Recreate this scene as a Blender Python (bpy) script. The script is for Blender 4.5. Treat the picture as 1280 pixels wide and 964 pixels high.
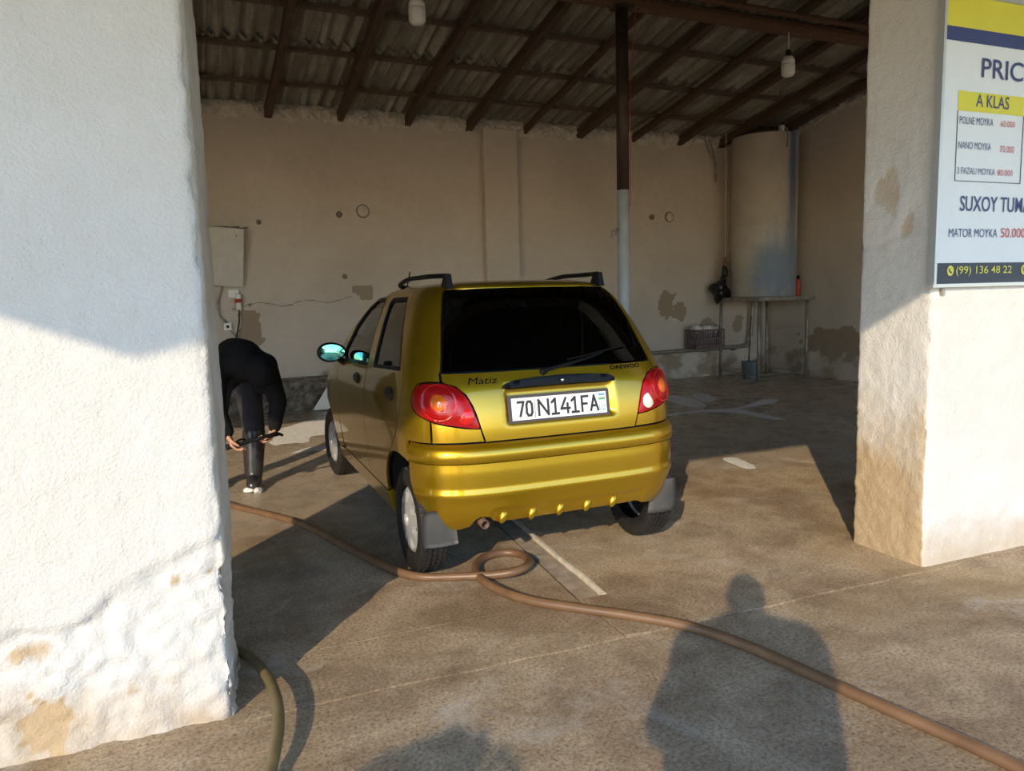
import bpy, bmesh, math, random
import numpy as np
from mathutils import Vector, Matrix, noise
from mathutils.geometry import delaunay_2d_cdt

for o in list(bpy.data.objects):
    bpy.data.objects.remove(o)
scene = bpy.context.scene
COL = scene.collection
R = math.radians

# ---------------------------------------------------------------- camera
F_PX, PITCH, ROLL, CAM_H, YAW = 919.4, .1198, -.0265, 1.3697, .4023
_fw = Vector((math.sin(YAW)*math.cos(PITCH), math.cos(YAW)*math.cos(PITCH), -math.sin(PITCH)))
_rt = Vector((math.cos(YAW), -math.sin(YAW), 0)); _up = _rt.cross(_fw)
_r = _rt*math.cos(ROLL) + _up*math.sin(ROLL); _u = -_rt*math.sin(ROLL) + _up*math.cos(ROLL)
cam = bpy.data.cameras.new('camera'); cam.sensor_width = 36; cam.sensor_fit = 'HORIZONTAL'
cam.lens = 36 * F_PX / 1280; cam.clip_start = .02; cam.clip_end = 200
cam_o = bpy.data.objects.new('camera', cam); COL.objects.link(cam_o)
M = Matrix((_r, _u, -_fw)).transposed().to_4x4(); M.translation = (0, 0, CAM_H)
cam_o.matrix_world = M
scene.camera = cam_o

def ray(px, py):
    return _fw + _r*((px-640)/F_PX) - _u*((py-482)/F_PX)
def ground(px, py, z=0.0):
    d = ray(px, py); t = (z - CAM_H)/d.z; return Vector((0, 0, CAM_H)) + d*t
def on_y(px, py, Y):
    d = ray(px, py); return Vector((0, 0, CAM_H)) + d*(Y/d.y)

# ---------------------------------------------------------------- sky, sun, exposure
SUN_AZ, SUN_EL = R(39.75), R(23.0)          # heading of the light on the ground from +Y towards +X
w = bpy.data.worlds.new('world'); scene.world = w; w.use_nodes = True
nt = w.node_tree; bg = nt.nodes['Background']
sky = nt.nodes.new('ShaderNodeTexSky'); sky.sky_type = 'NISHITA'; sky.sun_disc = False
sky.sun_elevation = SUN_EL; sky.sun_rotation = math.pi + SUN_AZ
sky.air_density = 1.1; sky.dust_density = .25; sky.ozone_density = 4.0
nt.links.new(sky.outputs[0], bg.inputs[0]); bg.inputs[1].default_value = SKY_STRENGTH = .62
sl = bpy.data.lights.new('sun', 'SUN'); sl.energy = 5.3; sl.angle = R(.53); sl.color = (1.0, .81, .55)
so = bpy.data.objects.new('sun', sl); COL.objects.link(so)
sd = Vector((math.sin(SUN_AZ)*math.cos(SUN_EL), math.cos(SUN_AZ)*math.cos(SUN_EL), -math.sin(SUN_EL)))
so.rotation_euler = sd.to_track_quat('-Z', 'Y').to_euler(); so.location = (-6, -8, 9)
vs = scene.view_settings
scene.display_settings.display_device = 'sRGB'
vs.view_transform = 'Standard'; vs.look = 'None'; vs.gamma = 1.0; vs.exposure = -.32; vs.use_curve_mapping = False
# ---------------------------------------------------------------- car body surface (horizontal contour loft)
def pchip(xs, ys):
    xs = np.asarray(xs, float); ys = np.asarray(ys, float)
    h = np.diff(xs); d = np.diff(ys) / h; n = len(xs); m = np.zeros(n)
    for i in range(1, n - 1):
        if d[i-1] * d[i] > 0:
            w1 = 2*h[i] + h[i-1]; w2 = h[i] + 2*h[i-1]
            m[i] = (w1 + w2) / (w1 / d[i-1] + w2 / d[i])
    m[0] = d[0]; m[-1] = d[-1]
    def f(x):
        x = np.asarray(x, float)
        i = np.clip(np.searchsorted(xs, x) - 1, 0, n - 2)
        t = np.clip((x - xs[i]) / h[i], 0, 1)
        return ((1+2*t)*(1-t)**2*ys[i] + t*(1-t)**2*h[i]*m[i] + t*t*(3-2*t)*ys[i+1] + t*t*(t-1)*h[i]*m[i+1])
    return f

class Loft:
    """rows: v, z, y_rear, y_front, half width, rear depth, rear exponent, front depth, front exponent"""
    NL = 300
    def __init__(self, rows):
        R = np.array(rows, float); self.v0, self.v1 = R[0, 0], R[-1, 0]
        self.vs = np.linspace(self.v0, self.v1, self.NL)
        cols = [pchip(R[:, 0], R[:, k])(self.vs) for k in range(1, 9)]
        self.X = []; self.Y = []; self.S = []; self.Z = cols[0]
        th = np.linspace(0, math.pi/2, 90)
        for i in range(self.NL):
            z, yr, yf, w, br, nr, bf, nf = [c[i] for c in cols]
            k = min(1.0, 0.98 * (yf - yr) / (br + bf)); br *= k; bf *= k
            sx = np.sin(th) ** (2/nr); cy = np.cos(th) ** (2/nr)
            xr, y_r = w*sx, yr + br*(1 - cy)
            sx = np.cos(th) ** (2/nf); sy = np.sin(th) ** (2/nf)
            xf, y_f = w*sx, yf - bf*(1 - sy)
            x = np.concatenate([xr, np.full(38, w), xf]); ym = np.linspace(y_r[-1], y_f[0], 40)[1:-1]
            y = np.concatenate([y_r, ym, y_f])
            s = np.concatenate([[0], np.cumsum(np.hypot(np.diff(x), np.diff(y)))])
            self.X.append(x); self.Y.append(y); self.S.append(s + np.arange(len(s))*1e-9)
    def _lev(self, v):
        t = (min(max(v, self.v0), self.v1) - self.v0) / (self.v1 - self.v0) * (self.NL - 1)
        i = min(int(t), self.NL - 2); return i, t - i
    def P(self, s, v):
        sg = -1.0 if s < 0 else 1.0; s = abs(s); i, f = self._lev(v)
        a = (np.interp(s, self.S[i], self.X[i]), np.interp(s, self.S[i], self.Y[i]))
        b = (np.interp(s, self.S[i+1], self.X[i+1]), np.interp(s, self.S[i+1], self.Y[i+1]))
        return np.array([sg*(a[0]*(1-f) + b[0]*f), a[1]*(1-f) + b[1]*f, self.Z[i]*(1-f) + self.Z[i+1]*f])
    def N(self, s, v, e=0.004):
        va, vb = max(v - e, self.v0), min(v + e, self.v1)
        a = self.P(s + e, v) - self.P(s - e, v); b = self.P(s, vb) - self.P(s, va)
        n = np.cross(a, b); l = np.linalg.norm(n)
        return n / l if l > 1e-12 else np.array([0, 0, 1.0])
    def s_of_y(self, y, v):
        i, f = self._lev(v); return float(np.interp(y, self.Y[i], self.S[i])*(1-f) + np.interp(y, self.Y[i+1], self.S[i+1])*f)
    def s_of_x(self, x, v):
        sg = -1 if x < 0 else 1; x = abs(x); i, f = self._lev(v)
        return sg*float(np.interp(x, self.X[i][:90], self.S[i][:90])*(1-f) + np.interp(x, self.X[i+1][:90], self.S[i+1][:90])*f)

BODY = Loft([
    (.20, .20, -.33, 2.92, .690, .62, 4.2, 1.0, 2.8),
    (.40, .40, -.350, 2.99, .730, .62, 4.3, 1.0, 2.8),
    (.60, .60, -.362, 3.01, .748, .62, 4.4, 1.0, 2.7),
    (.715, .715, -.366, 2.99, .752, .62, 4.4, 1.0, 2.6),
    (.82, .82, -.358, 2.92, .750, .60, 4.4, 1.0, 2.5),
    (.93, .93, -.335, 2.62, .738, .58, 4.3, .95, 2.5),
    (1.02, 1.02, -.297, 2.16, .716, .56, 4.2, .62, 2.6),
    (1.12, 1.12, -.245, 1.96, .680, .54, 4.1, .44, 3.0),
    (1.25, 1.25, -.172, 1.70, .628, .52, 4.0, .40, 3.0),
    (1.37, 1.365, -.096, 1.43, .566, .50, 3.9, .38, 3.0),
    (1.415, 1.405, -.060, 1.30, .532, .48, 3.7, .38, 3.0),
    (1.45, 1.430, -.030, 1.18, .497, .46, 3.4, .46, 2.8),
    (1.50, 1.450, .050, 1.02, .418, .40, 3.0, .40, 2.6),
    (1.55, 1.461, .180, .85, .290, .28, 2.6, .28, 2.5),
    (1.60, 1.4660, .380, .62, .100, .10, 2.2, .10, 2.2),
    (1.62, 1.4665, .480, .52, .02, .02, 2.0, .02, 2.0)])
BUMP = Loft([   # rear bumper skin (only the rear part is used)
    (.24, .24, -.325, 2.9, .680, .62, 4.5, 1, 2.8),
    (.28, .28, -.356, 2.9, .700, .62, 4.5, 1, 2.8),
    (.33, .33, -.384, 2.9, .715, .62, 4.5, 1, 2.8),
    (.42, .42, -.404, 2.9, .738, .62, 4.5, 1, 2.8),
    (.462, .462, -.414, 2.9, .746, .62, 4.5, 1, 2.8),
    (.476, .476, -.407, 2.9, .742, .62, 4.5, 1, 2.8),
    (.56, .56, -.409, 2.9, .746, .62, 4.5, 1, 2.8),
    (.602, .602, -.406, 2.9, .746, .62, 4.5, 1, 2.8),
    (.612, .612, -.413, 2.9, .751, .62, 4.5, 1, 2.8),
    (.64, .64, -.417, 2.9, .753, .62, 4.5, 1, 2.8),
    (.672, .672, -.408, 2.9, .749, .62, 4.5, 1, 2.8),
    (.688, .688, -.392, 2.9, .742, .62, 4.5, 1, 2.8),
    (.696, .696, -.366, 2.9, .730, .62, 4.5, 1, 2.8)])
# ---------------------------------------------------------------- object helpers
def tag(o, label, cat, group=None):
    o['label'] = label; o['category'] = cat
    if group: o['group'] = group
    return o
def struct(o, label=None):
    o['kind'] = 'structure'
    if label: o['label'] = label
    return o
def stuff(o):
    o['kind'] = 'stuff'; return o
def empty(name, loc=(0, 0, 0), rz=0.0, label=None, cat=None, group=None, parent=None):
    o = bpy.data.objects.new(name, None); COL.objects.link(o); o.location = loc; o.rotation_euler = (0, 0, rz)
    o.empty_display_size = .1
    if parent: o.parent = parent
    if label: tag(o, label, cat, group)
    return o
def mesh_obj(name, verts, faces, mat=None, parent=None, smooth=False, attr=None):
    me = bpy.data.meshes.new(name)
    me.from_pydata([tuple(map(float, v)) for v in verts], [], [tuple(map(int, f)) for f in faces])
    if smooth: me.polygons.foreach_set('use_smooth', [True]*len(me.polygons))
    if attr is not None:
        a = me.attributes.new('wear', 'FLOAT', 'POINT'); a.data.foreach_set('value', np.asarray(attr, np.float32))
    me.update()
    o = bpy.data.objects.new(name, me); COL.objects.link(o)
    if mat: me.materials.append(mat)
    if parent: o.parent = parent
    return o

class MB:
    """collects simple shapes into ONE mesh"""
    def __init__(s): s.v = []; s.f = []
    def add(s, vs, fs):
        b = len(s.v); s.v += [tuple(v) for v in vs]; s.f += [tuple(b+i for i in f) for f in fs]; return s
    def box(s, c, d, rot=None, bev=0.0):
        c = Vector(c); hx, hy, hz = d[0]/2, d[1]/2, d[2]/2; m = rot or Matrix.Identity(3)
        if bev <= 0:
            P = [(x, y, z) for z in (-hz, hz) for y in (-hy, hy) for x in (-hx, hx)]
            fs = [(0,2,3,1),(4,5,7,6),(0,1,5,4),(2,6,7,3),(0,4,6,2),(1,3,7,5)]
            return s.add([c + m @ Vector(p) for p in P], fs)
        bm = bmesh.new(); bmesh.ops.create_cube(bm, size=1)
        for v in bm.verts: v.co = Vector((v.co.x*d[0], v.co.y*d[1], v.co.z*d[2]))
        bmesh.ops.bevel(bm, geom=bm.edges[:], offset=bev, segments=2, affect='EDGES', profile=.7)
        bm.verts.index_update()
        vs = [c + m @ v.co for v in bm.verts]; fs = [[v.index for v in f.verts] for f in bm.faces]; bm.free()
        return s.add(vs, fs)
    def lathe(s, prof, n=32, c=(0, 0, 0), rot=None, cap=True):
        """prof: (radius, height) pairs about z"""
        c = Vector(c); m = rot or Matrix.Identity(3); vs = []; fs = []
        for r, z in prof:
            for k in range(n):
                a = 2*math.pi*k/n; vs.append(c + m @ Vector((r*math.cos(a), r*math.sin(a), z)))
        for i in range(len(prof)-1):
            for k in range(n):
                a, b = i*n+k, i*n+(k+1) % n; fs.append((a, b, b+n, a+n))
        if cap:
            fs.append(tuple(range(n-1, -1, -1))); fs.append(tuple((len(prof)-1)*n+k for k in range(n)))
        return s.add(vs, fs)
    def tube(s, pts, r, n=10, cap=True, rad=None, closed=False):
        pts = [Vector(p) for p in pts]; N = len(pts); vs = []; fs = []
        t0 = (pts[1]-pts[0]).normalized(); ref = Vector((0, 0, 1)) if abs(t0.z) < .9 else Vector((1, 0, 0))
        nrm = t0.cross(ref).normalized()
        for i, p in enumerate(pts):
            t = (pts[min(i+1, N-1)] - pts[max(i-1, 0)]).normalized()
            nrm = (nrm - t*nrm.dot(t)).normalized(); bn = t.cross(nrm)
            rr = rad[i] if rad else r
            for k in range(n):
                a = 2*math.pi*k/n; vs.append(p + (nrm*math.cos(a) + bn*math.sin(a))*rr)
        for i in range(N-1):
            for k in range(n):
                a, b = i*n+k, i*n+(k+1) % n; fs.append((a, b, b+n, a+n))
        if cap:
            fs.append(tuple(range(n-1, -1, -1))); fs.append(tuple((N-1)*n+k for k in range(n)))
        return s.add(vs, fs)
    def sphere(s, c, r, nu=20, nv=12, rot=None):
        c = Vector(c); rx, ry, rz = r if hasattr(r, '__len__') else (r, r, r); m = rot or Matrix.Identity(3)
        vs = [c + m @ Vector((0, 0, -rz))]; fs = []
        for j in range(1, nv):
            b = -math.pi/2 + math.pi*j/nv
            for k in range(nu):
                a = 2*math.pi*k/nu
                vs.append(c + m @ Vector((rx*math.cos(b)*math.cos(a), ry*math.cos(b)*math.sin(a), rz*math.sin(b))))
        vs.append(c + m @ Vector((0, 0, rz))); T = len(vs)-1
        for k in range(nu):
            fs.append((0, 1+(k+1) % nu, 1+k))
            fs.append((T, T-nu+k, T-nu+(k+1) % nu))
        for j in range(nv-2):
            for k in range(nu):
                a, b = 1+j*nu+k, 1+j*nu+(k+1) % nu; fs.append((a, b, b+nu, a+nu))
        return s.add(vs, fs)
    def prism(s, poly, z0, z1):
        n = len(poly); A = sum(poly[i][0]*poly[(i+1) % n][1]-poly[(i+1) % n][0]*poly[i][1] for i in range(n))
        if A < 0: poly = poly[::-1]
        vs = [(x, y, z0) for x, y in poly] + [(x, y, z1) for x, y in poly]
        fs = [tuple(range(n-1, -1, -1)), tuple(range(n, 2*n))] + [(i, (i+1) % n, n+(i+1) % n, n+i) for i in range(n)]
        return s.add(vs, fs)
    def build(s, name, mat, parent=None, smooth=False):
        return mesh_obj(name, s.v, s.f, mat, parent, smooth)

def auto_smooth(o, ang=35):
    """smooth faces, sharp edges above an angle"""
    me = o.data; me.polygons.foreach_set('use_smooth', [True]*len(me.polygons))
    bm = bmesh.new(); bm.from_mesh(me)
    for e in bm.edges:
        if len(e.link_faces) == 2 and e.calc_face_angle(0) > R(ang): e.smooth = False
    bm.to_mesh(me); bm.free(); return o

def spline(pts, n=8, closed=False):
    P = [Vector(p) for p in pts]; out = []; N = len(P)
    for i in range(N if closed else N-1):
        if closed: a, b, c, d = P[(i-1) % N], P[i], P[(i+1) % N], P[(i+2) % N]
        else: a, b, c, d = P[max(i-1, 0)], P[i], P[i+1], P[min(i+2, N-1)]
        for k in range(n):
            t = k/n
            out.append(.5*((2*b) + (c-a)*t + (2*a-5*b+4*c-d)*t*t + (3*b-a-3*c+d)*t**3))
    if not closed: out.append(P[-1])
    return out

def inside(poly, pts):
    """even-odd test of many points"""
    x, y = pts[:, 0], pts[:, 1]; res = np.zeros(len(pts), bool); n = len(poly)
    for i in range(n):
        x0, y0 = poly[i]; x1, y1 = poly[(i+1) % n]
        if y0 == y1: continue
        c = ((y0 > y) != (y1 > y)) & (x < (x1-x0)*(y-y0)/(y1-y0) + x0); res ^= c
    return res
def resample(loop, sp):
    out = []; n = len(loop)
    for i in range(n):
        a = np.array(loop[i], float); b = np.array(loop[(i+1) % n], float); k = max(1, int(math.ceil(np.linalg.norm(b-a)/sp)))
        for j in range(k): out.append(a + (b-a)*j/k)
    return np.array(out)
def inset(loop, d):
    n = len(loop); P = np.array(loop, float); A = np.sum(P[:, 0]*np.roll(P[:, 1], -1) - np.roll(P[:, 0], -1)*P[:, 1])
    t = np.roll(P, -1, 0) - np.roll(P, 1, 0); t /= np.linalg.norm(t, axis=1)[:, None] + 1e-12
    nrm = np.stack([-t[:, 1], t[:, 0]], 1) * (1 if A > 0 else -1); return P + nrm*d
def fill(loops, sp):
    """triangulate a region with holes, inner points on a hex grid; returns verts, tris, boundary loops (indices)"""
    V = []; E = []; B = []
    for L in loops:
        b = len(V); V += [tuple(p) for p in L]; n = len(L); E += [(b+i, b+(i+1) % n) for i in range(n)]; B.append(list(range(b, b+n)))
    O = np.array(loops[0]); x0, y0 = O.min(0); x1, y1 = O.max(0); bpts = np.array(V)
    G = []; j = 0; y = y0 + sp*.5
    while y < y1:
        xs = np.arange(x0 + sp*(.3 if j % 2 else .8), x1, sp); G += [(x, y) for x in xs]; y += sp*.87; j += 1
    if G:
        G = np.array(G); k = inside(loops[0], G)
        for L in loops[1:]: k &= ~inside(L, G)
        G = G[k]
        if len(G):
            keep = np.ones(len(G), bool)
            for c in range(0, len(G), 400):
                d = ((G[c:c+400, None, :] - bpts[None])**2).sum(2).min(1); keep[c:c+400] = d > (sp*.5)**2
            V += [tuple(p) for p in G[keep]]
    r = delaunay_2d_cdt([Vector(p) for p in V], E, [], 0, 1e-7)
    vo = np.array([(p.x, p.y) for p in r[0]]); tri = [tuple(f) for f in r[2] if len(f) == 3]
    if not tri: return vo, [], B
    T = np.array(tri); cen = vo[T].mean(1); k = inside(loops[0], cen)
    for L in loops[1:]: k &= ~inside(L, cen)
    T = T[k]
    inv = {}
    for i, src in enumerate(r[3]):
        for q in src: inv[q] = i
    B = [[inv.get(i, i) for i in b] for b in B]
    return vo, [tuple(t) for t in T], B

def text_mesh(txt, bold=0.0):
    """flat 2-D text: verts (x, y), faces; height of capitals about 0.7 of 1 unit"""
    cu = bpy.data.curves.new('lettering', 'FONT'); cu.body = txt; cu.size = 1; cu.offset = bold; cu.resolution_u = 3
    cu.fill_mode = 'FRONT'
    to = bpy.data.objects.new('lettering', cu); COL.objects.link(to)
    dg = bpy.context.evaluated_depsgraph_get(); dg.update()
    me = bpy.data.meshes.new_from_object(to.evaluated_get(dg))
    V = np.array([(v.co.x, v.co.y) for v in me.vertices]); Fc = [tuple(p.vertices) for p in me.polygons]
    bpy.data.objects.remove(to); bpy.data.curves.remove(cu); bpy.data.meshes.remove(me)
    # make every face point to +z
    out = []
    for f in Fc:
        a = sum(V[f[i]][0]*V[f[(i+1) % len(f)]][1] - V[f[(i+1) % len(f)]][0]*V[f[i]][1] for i in range(len(f)))
        out.append(f if a > 0 else f[::-1])
    return V, out
def fit_text(txt, x0, x1, y0, y1, bold=0.0, shear=0.0):
    """text stretched to a box"""
    V, Fc = text_mesh(txt, bold); a, b = V.min(0), V.max(0); U = (V-a)/(b-a)
    V = np.stack([x0 + U[:, 0]*(x1-x0) + shear*(U[:, 1]-.5)*(y1-y0), y0 + U[:, 1]*(y1-y0)], 1); return V, Fc

# ---------------------------------------------------------------- materials
def new_mat(name):
    m = bpy.data.materials.new(name); m.use_nodes = True; nt = m.node_tree; b = nt.nodes['Principled BSDF']; return m, nt, b
def node(nt, t, **kw):
    n = nt.nodes.new(t)
    for k, v in kw.items():
        if k.startswith('i_'): n.inputs[k[2:].replace('_', ' ')].default_value = v
        else: setattr(n, k, v)
    return n
def simple(name, col, rough=.5, metal=0.0, coat=0.0, spec=.5, var=0.0, vscale=8.0, bump=0.0, bscale=40.0, sheen=0.0):
    """principled with a little noise in colour and relief"""
    m, nt, b = new_mat(name); L = nt.links.new
    b.inputs['Roughness'].default_value = rough; b.inputs['Metallic'].default_value = metal
    b.inputs['Coat Weight'].default_value = coat; b.inputs['Coat Roughness'].default_value = .06
    b.inputs['Specular IOR Level'].default_value = spec; b.inputs['Sheen Weight'].default_value = sheen
    tc = node(nt, 'ShaderNodeTexCoord')
    n1 = node(nt, 'ShaderNodeTexNoise'); n1.inputs['Scale'].default_value = vscale; n1.inputs['Detail'].default_value = 6
    L(tc.outputs['Object'], n1.inputs['Vector'])
    r = node(nt, 'ShaderNodeValToRGB'); r.color_ramp.elements[0].position = .3; r.color_ramp.elements[1].position = .7
    c = np.array(col[:3]); r.color_ramp.elements[0].color = (*(c*(1-var)), 1); r.color_ramp.elements[1].color = (*np.minimum(c*(1+var), 1), 1)
    L(n1.outputs['Fac'], r.inputs[0]); L(r.outputs[0], b.inputs['Base Color'])
    if bump:
        n2 = node(nt, 'ShaderNodeTexNoise'); n2.inputs['Scale'].default_value = bscale; n2.inputs['Detail'].default_value = 5
        L(tc.outputs['Object'], n2.inputs['Vector']); bp = node(nt, 'ShaderNodeBump'); bp.inputs['Strength'].default_value = bump
        bp.inputs['Distance'].default_value = .01; L(n2.outputs['Fac'], bp.inputs['Height']); L(bp.outputs[0], b.inputs['Normal'])
    return m
def ramp(nt, fac, stops):
    r = node(nt, 'ShaderNodeValToRGB'); e = r.color_ramp.elements
    while len(e) < len(stops): e.new(.5)
    for k, (p, c) in enumerate(stops):
        e[k].position = p; e[k].color = (*c, 1) if len(c) == 3 else c
    nt.links.new(fac, r.inputs[0]); return r.outputs[0]
def mixc(nt, fac, a, b, mode='MIX'):
    m = node(nt, 'ShaderNodeMix', data_type='RGBA', blend_type=mode)
    for sock, val in ((m.inputs[0], fac), (m.inputs[6], a), (m.inputs[7], b)):
        if hasattr(val, 'is_linked'): nt.links.new(val, sock)
        else: sock.default_value = val if isinstance(val, (int, float)) else (*val, 1)
    return m.outputs[2]
def fnoise(nt, scale, detail=6, rough=.6, coord=None, dist=0.0):
    n = node(nt, 'ShaderNodeTexNoise'); n.inputs['Scale'].default_value = scale; n.inputs['Detail'].default_value = detail
    n.inputs['Roughness'].default_value = rough; n.inputs['Distortion'].default_value = dist
    if coord: nt.links.new(coord, n.inputs['Vector'])
    return n.outputs['Fac']
def mth(nt, op, a, b=0.0, clamp=False):
    m = node(nt, 'ShaderNodeMath', operation=op, use_clamp=clamp)
    for sock, val in ((m.inputs[0], a), (m.inputs[1], b)):
        if hasattr(val, 'is_linked'): nt.links.new(val, sock)
        else: sock.default_value = val
    return m.outputs[0]
def bumpn(nt, b, height, strength, dist):
    bp = node(nt, 'ShaderNodeBump'); bp.inputs['Strength'].default_value = strength; bp.inputs['Distance'].default_value = dist
    nt.links.new(height, bp.inputs['Height']); nt.links.new(bp.outputs[0], b.inputs['Normal'])

def plaster(name, base, worn, dirt, bump=.5, dscale=1.2, dirt_amt=.45, w0=.38, w1=.55):
    m, nt, b = new_mat(name); L = nt.links.new; tc = node(nt, 'ShaderNodeTexCoord'); co = tc.outputs['Object']
    at = node(nt, 'ShaderNodeAttribute', attribute_name='wear')
    big = fnoise(nt, dscale, 6, .6, co, .4); med = fnoise(nt, 9, 6, .65, co); fine = fnoise(nt, 90, 4, .6, co)
    c = mixc(nt, ramp(nt, big, [(.42, (0, 0, 0)), (.72, (dirt_amt,)*3)]), base, dirt)
    c = mixc(nt, ramp(nt, med, [(.35, (.0,)*3), (.75, (.22,)*3)]), c, dirt)
    wf = mth(nt, 'ADD', at.outputs['Fac'], mth(nt, 'MULTIPLY', mth(nt, 'SUBTRACT', med, .5), .5))
    c = mixc(nt, ramp(nt, wf, [(w0, (0, 0, 0)), (w1, (1, 1, 1))]), c, worn)
    L(c, b.inputs['Base Color']); b.inputs['Roughness'].default_value = .9; b.inputs['Specular IOR Level'].default_value = .25
    h = mth(nt, 'ADD', mth(nt, 'MULTIPLY', med, .55), mth(nt, 'MULTIPLY', fine, .45))
    bumpn(nt, b, h, bump, .02); return m

def concrete(name):
    m, nt, b = new_mat(name); L = nt.links.new; ge = node(nt, 'ShaderNodeNewGeometry'); co = ge.outputs['Position']
    big = fnoise(nt, .7, 6, .6, co, .5); med = fnoise(nt, 4, 8, .7, co, .3); fine = fnoise(nt, 75, 10, .88, co); wetn = fnoise(nt, .9, 5, .55, co, .8)
    sep = node(nt, 'ShaderNodeSeparateXYZ'); L(co, sep.inputs[0])
    c = ramp(nt, med, [(.28, (.36, .25, .15)), (.5, (.58, .43, .275)), (.72, (.76, .60, .41))])
    c = mixc(nt, ramp(nt, fine, [(.40, (.95,)*3), (.53, (.0,)*3)]), c, (.13, .095, .065))
    c = mixc(nt, ramp(nt, fine, [(.60, (0,)*3), (.74, (.55,)*3)]), c, (.70, .60, .46))
    stain = fnoise(nt, 1.5, 8, .75, co, 1.2)
    c = mixc(nt, ramp(nt, stain, [(.56, (0,)*3), (.70, (.65,)*3)]), c, (.68, .64, .58))     # lime bloom
    damp = fnoise(nt, 1.1, 7, .65, co, 1.0); c = mixc(nt, ramp(nt, damp, [(.46, (0,)*3), (.62, (.75,)*3)]), c, mixc(nt, 1.0, c, (.60, .54, .48), 'MULTIPLY'))
    c = mixc(nt, ramp(nt, big, [(.52, (0,)*3), (.66, (.35,)*3)]), c, (.55, .37, .14))       # ochre staining
    inn = node(nt, 'ShaderNodeMapRange'); inn.inputs[1].default_value = 3.6; inn.inputs[2].default_value = 5.6
    inn.inputs[3].default_value = -.30; inn.inputs[4].default_value = .55; L(sep.outputs[1], inn.inputs[0])
    wet = ramp(nt, mth(nt, 'ADD', wetn, inn.outputs[0]), [(.5, (0,)*3), (.72, (1,)*3)])       # hosed-down area inside the shed
    c = mixc(nt, mth(nt, 'MULTIPLY', wet, .72), c, mixc(nt, .5, c, (.40, .37, .325)))
    L(c, b.inputs['Base Color'])
    ro = mth(nt, 'SUBTRACT', .78, mth(nt, 'MULTIPLY', wet, .50)); ro = mth(nt, 'ADD', ro, mth(nt, 'MULTIPLY', mth(nt, 'SUBTRACT', med, .5), .35)); L(ro, b.inputs['Roughness'])
    b.inputs['Specular IOR Level'].default_value = .45
    bp = node(nt, 'ShaderNodeBump'); bp.inputs['Distance'].default_value = .012
    L(mth(nt, 'SUBTRACT', 1.0, mth(nt, 'MULTIPLY', wet, .6)), bp.inputs['Strength'])
    L(mth(nt, 'ADD', mth(nt, 'MULTIPLY', fine, .7), mth(nt, 'MULTIPLY', med, .6)), bp.inputs['Height']); L(bp.outputs[0], b.inputs['Normal'])
    return m

def wood(name, dark, light):
    m, nt, b = new_mat(name); L = nt.links.new; tc = node(nt, 'ShaderNodeTexCoord')
    mp = node(nt, 'ShaderNodeMapping'); mp.inputs['Scale'].default_value = (14, 1.2, 14); L(tc.outputs['Object'], mp.inputs[0])
    n = fnoise(nt, 3, 8, .65, mp.outputs[0], .6); c = ramp(nt, n, [(.3, dark), (.7, light)])
    L(c, b.inputs['Base Color']); b.inputs['Roughness'].default_value = .85; bumpn(nt, b, n, .5, .02); return m

def asbestos(name):
    m, nt, b = new_mat(name); L = nt.links.new; tc = node(nt, 'ShaderNodeTexCoord'); co = tc.outputs['Object']
    n1 = fnoise(nt, 1.6, 6, .6, co, .4); n2 = fnoise(nt, 26, 6, .7, co)
    mp = node(nt, 'ShaderNodeMapping'); mp.inputs['Scale'].default_value = (9, .5, 1); L(co, mp.inputs[0]); n3 = fnoise(nt, 1.5, 5, .6, mp.outputs[0])
    c = ramp(nt, n1, [(.3, (.27, .24, .19)), (.55, (.42, .38, .30)), (.75, (.54, .49, .39))])
    c = mixc(nt, ramp(nt, n2, [(.35, (.35,)*3), (.55, (0,)*3)]), c, (.12, .10, .075))
    c = mixc(nt, ramp(nt, n3, [(.38, (.75,)*3), (.58, (0,)*3)]), c, (.15, .13, .10))
    L(c, b.inputs['Base Color']); b.inputs['Roughness'].default_value = .9; bumpn(nt, b, n2, .3, .01); return m

def car_paint(name):
    m, nt, b = new_mat(name); L = nt.links.new; tc = node(nt, 'ShaderNodeTexCoord'); co = tc.outputs['Object']
    n = fnoise(nt, 900, 2, .5, co)                       # metal flake
    c = ramp(nt, n, [(.35, (.475, .293, .008)), (.65, (.535, .336, .010))])
    L(c, b.inputs['Base Color']); b.inputs['Metallic'].default_value = .82; b.inputs['Roughness'].default_value = .31
    b.inputs['Coat Weight'].default_value = 1.0; b.inputs['Coat Roughness'].default_value = .05
    return m

def tint_glass(name, trans=.06, col=(.75, .9, 1.0)):
    m, nt, b = new_mat(name); L = nt.links.new; out = nt.nodes['Material Output']
    tr = node(nt, 'ShaderNodeBsdfTransparent'); tr.inputs[0].default_value = (trans*col[0], trans*col[1], trans*col[2], 1)
    gl = node(nt, 'ShaderNodeBsdfGlossy'); gl.inputs['Roughness'].default_value = .015; gl.inputs[0].default_value = (1, 1, 1, 1)
    fr = node(nt, 'ShaderNodeFresnel'); fr.inputs[0].default_value = 1.5; mx = node(nt, 'ShaderNodeMixShader')
    L(fr.outputs[0], mx.inputs[0]); L(tr.outputs[0], mx.inputs[1]); L(gl.outputs[0], mx.inputs[2]); L(mx.outputs[0], out.inputs[0])
    return m

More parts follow.
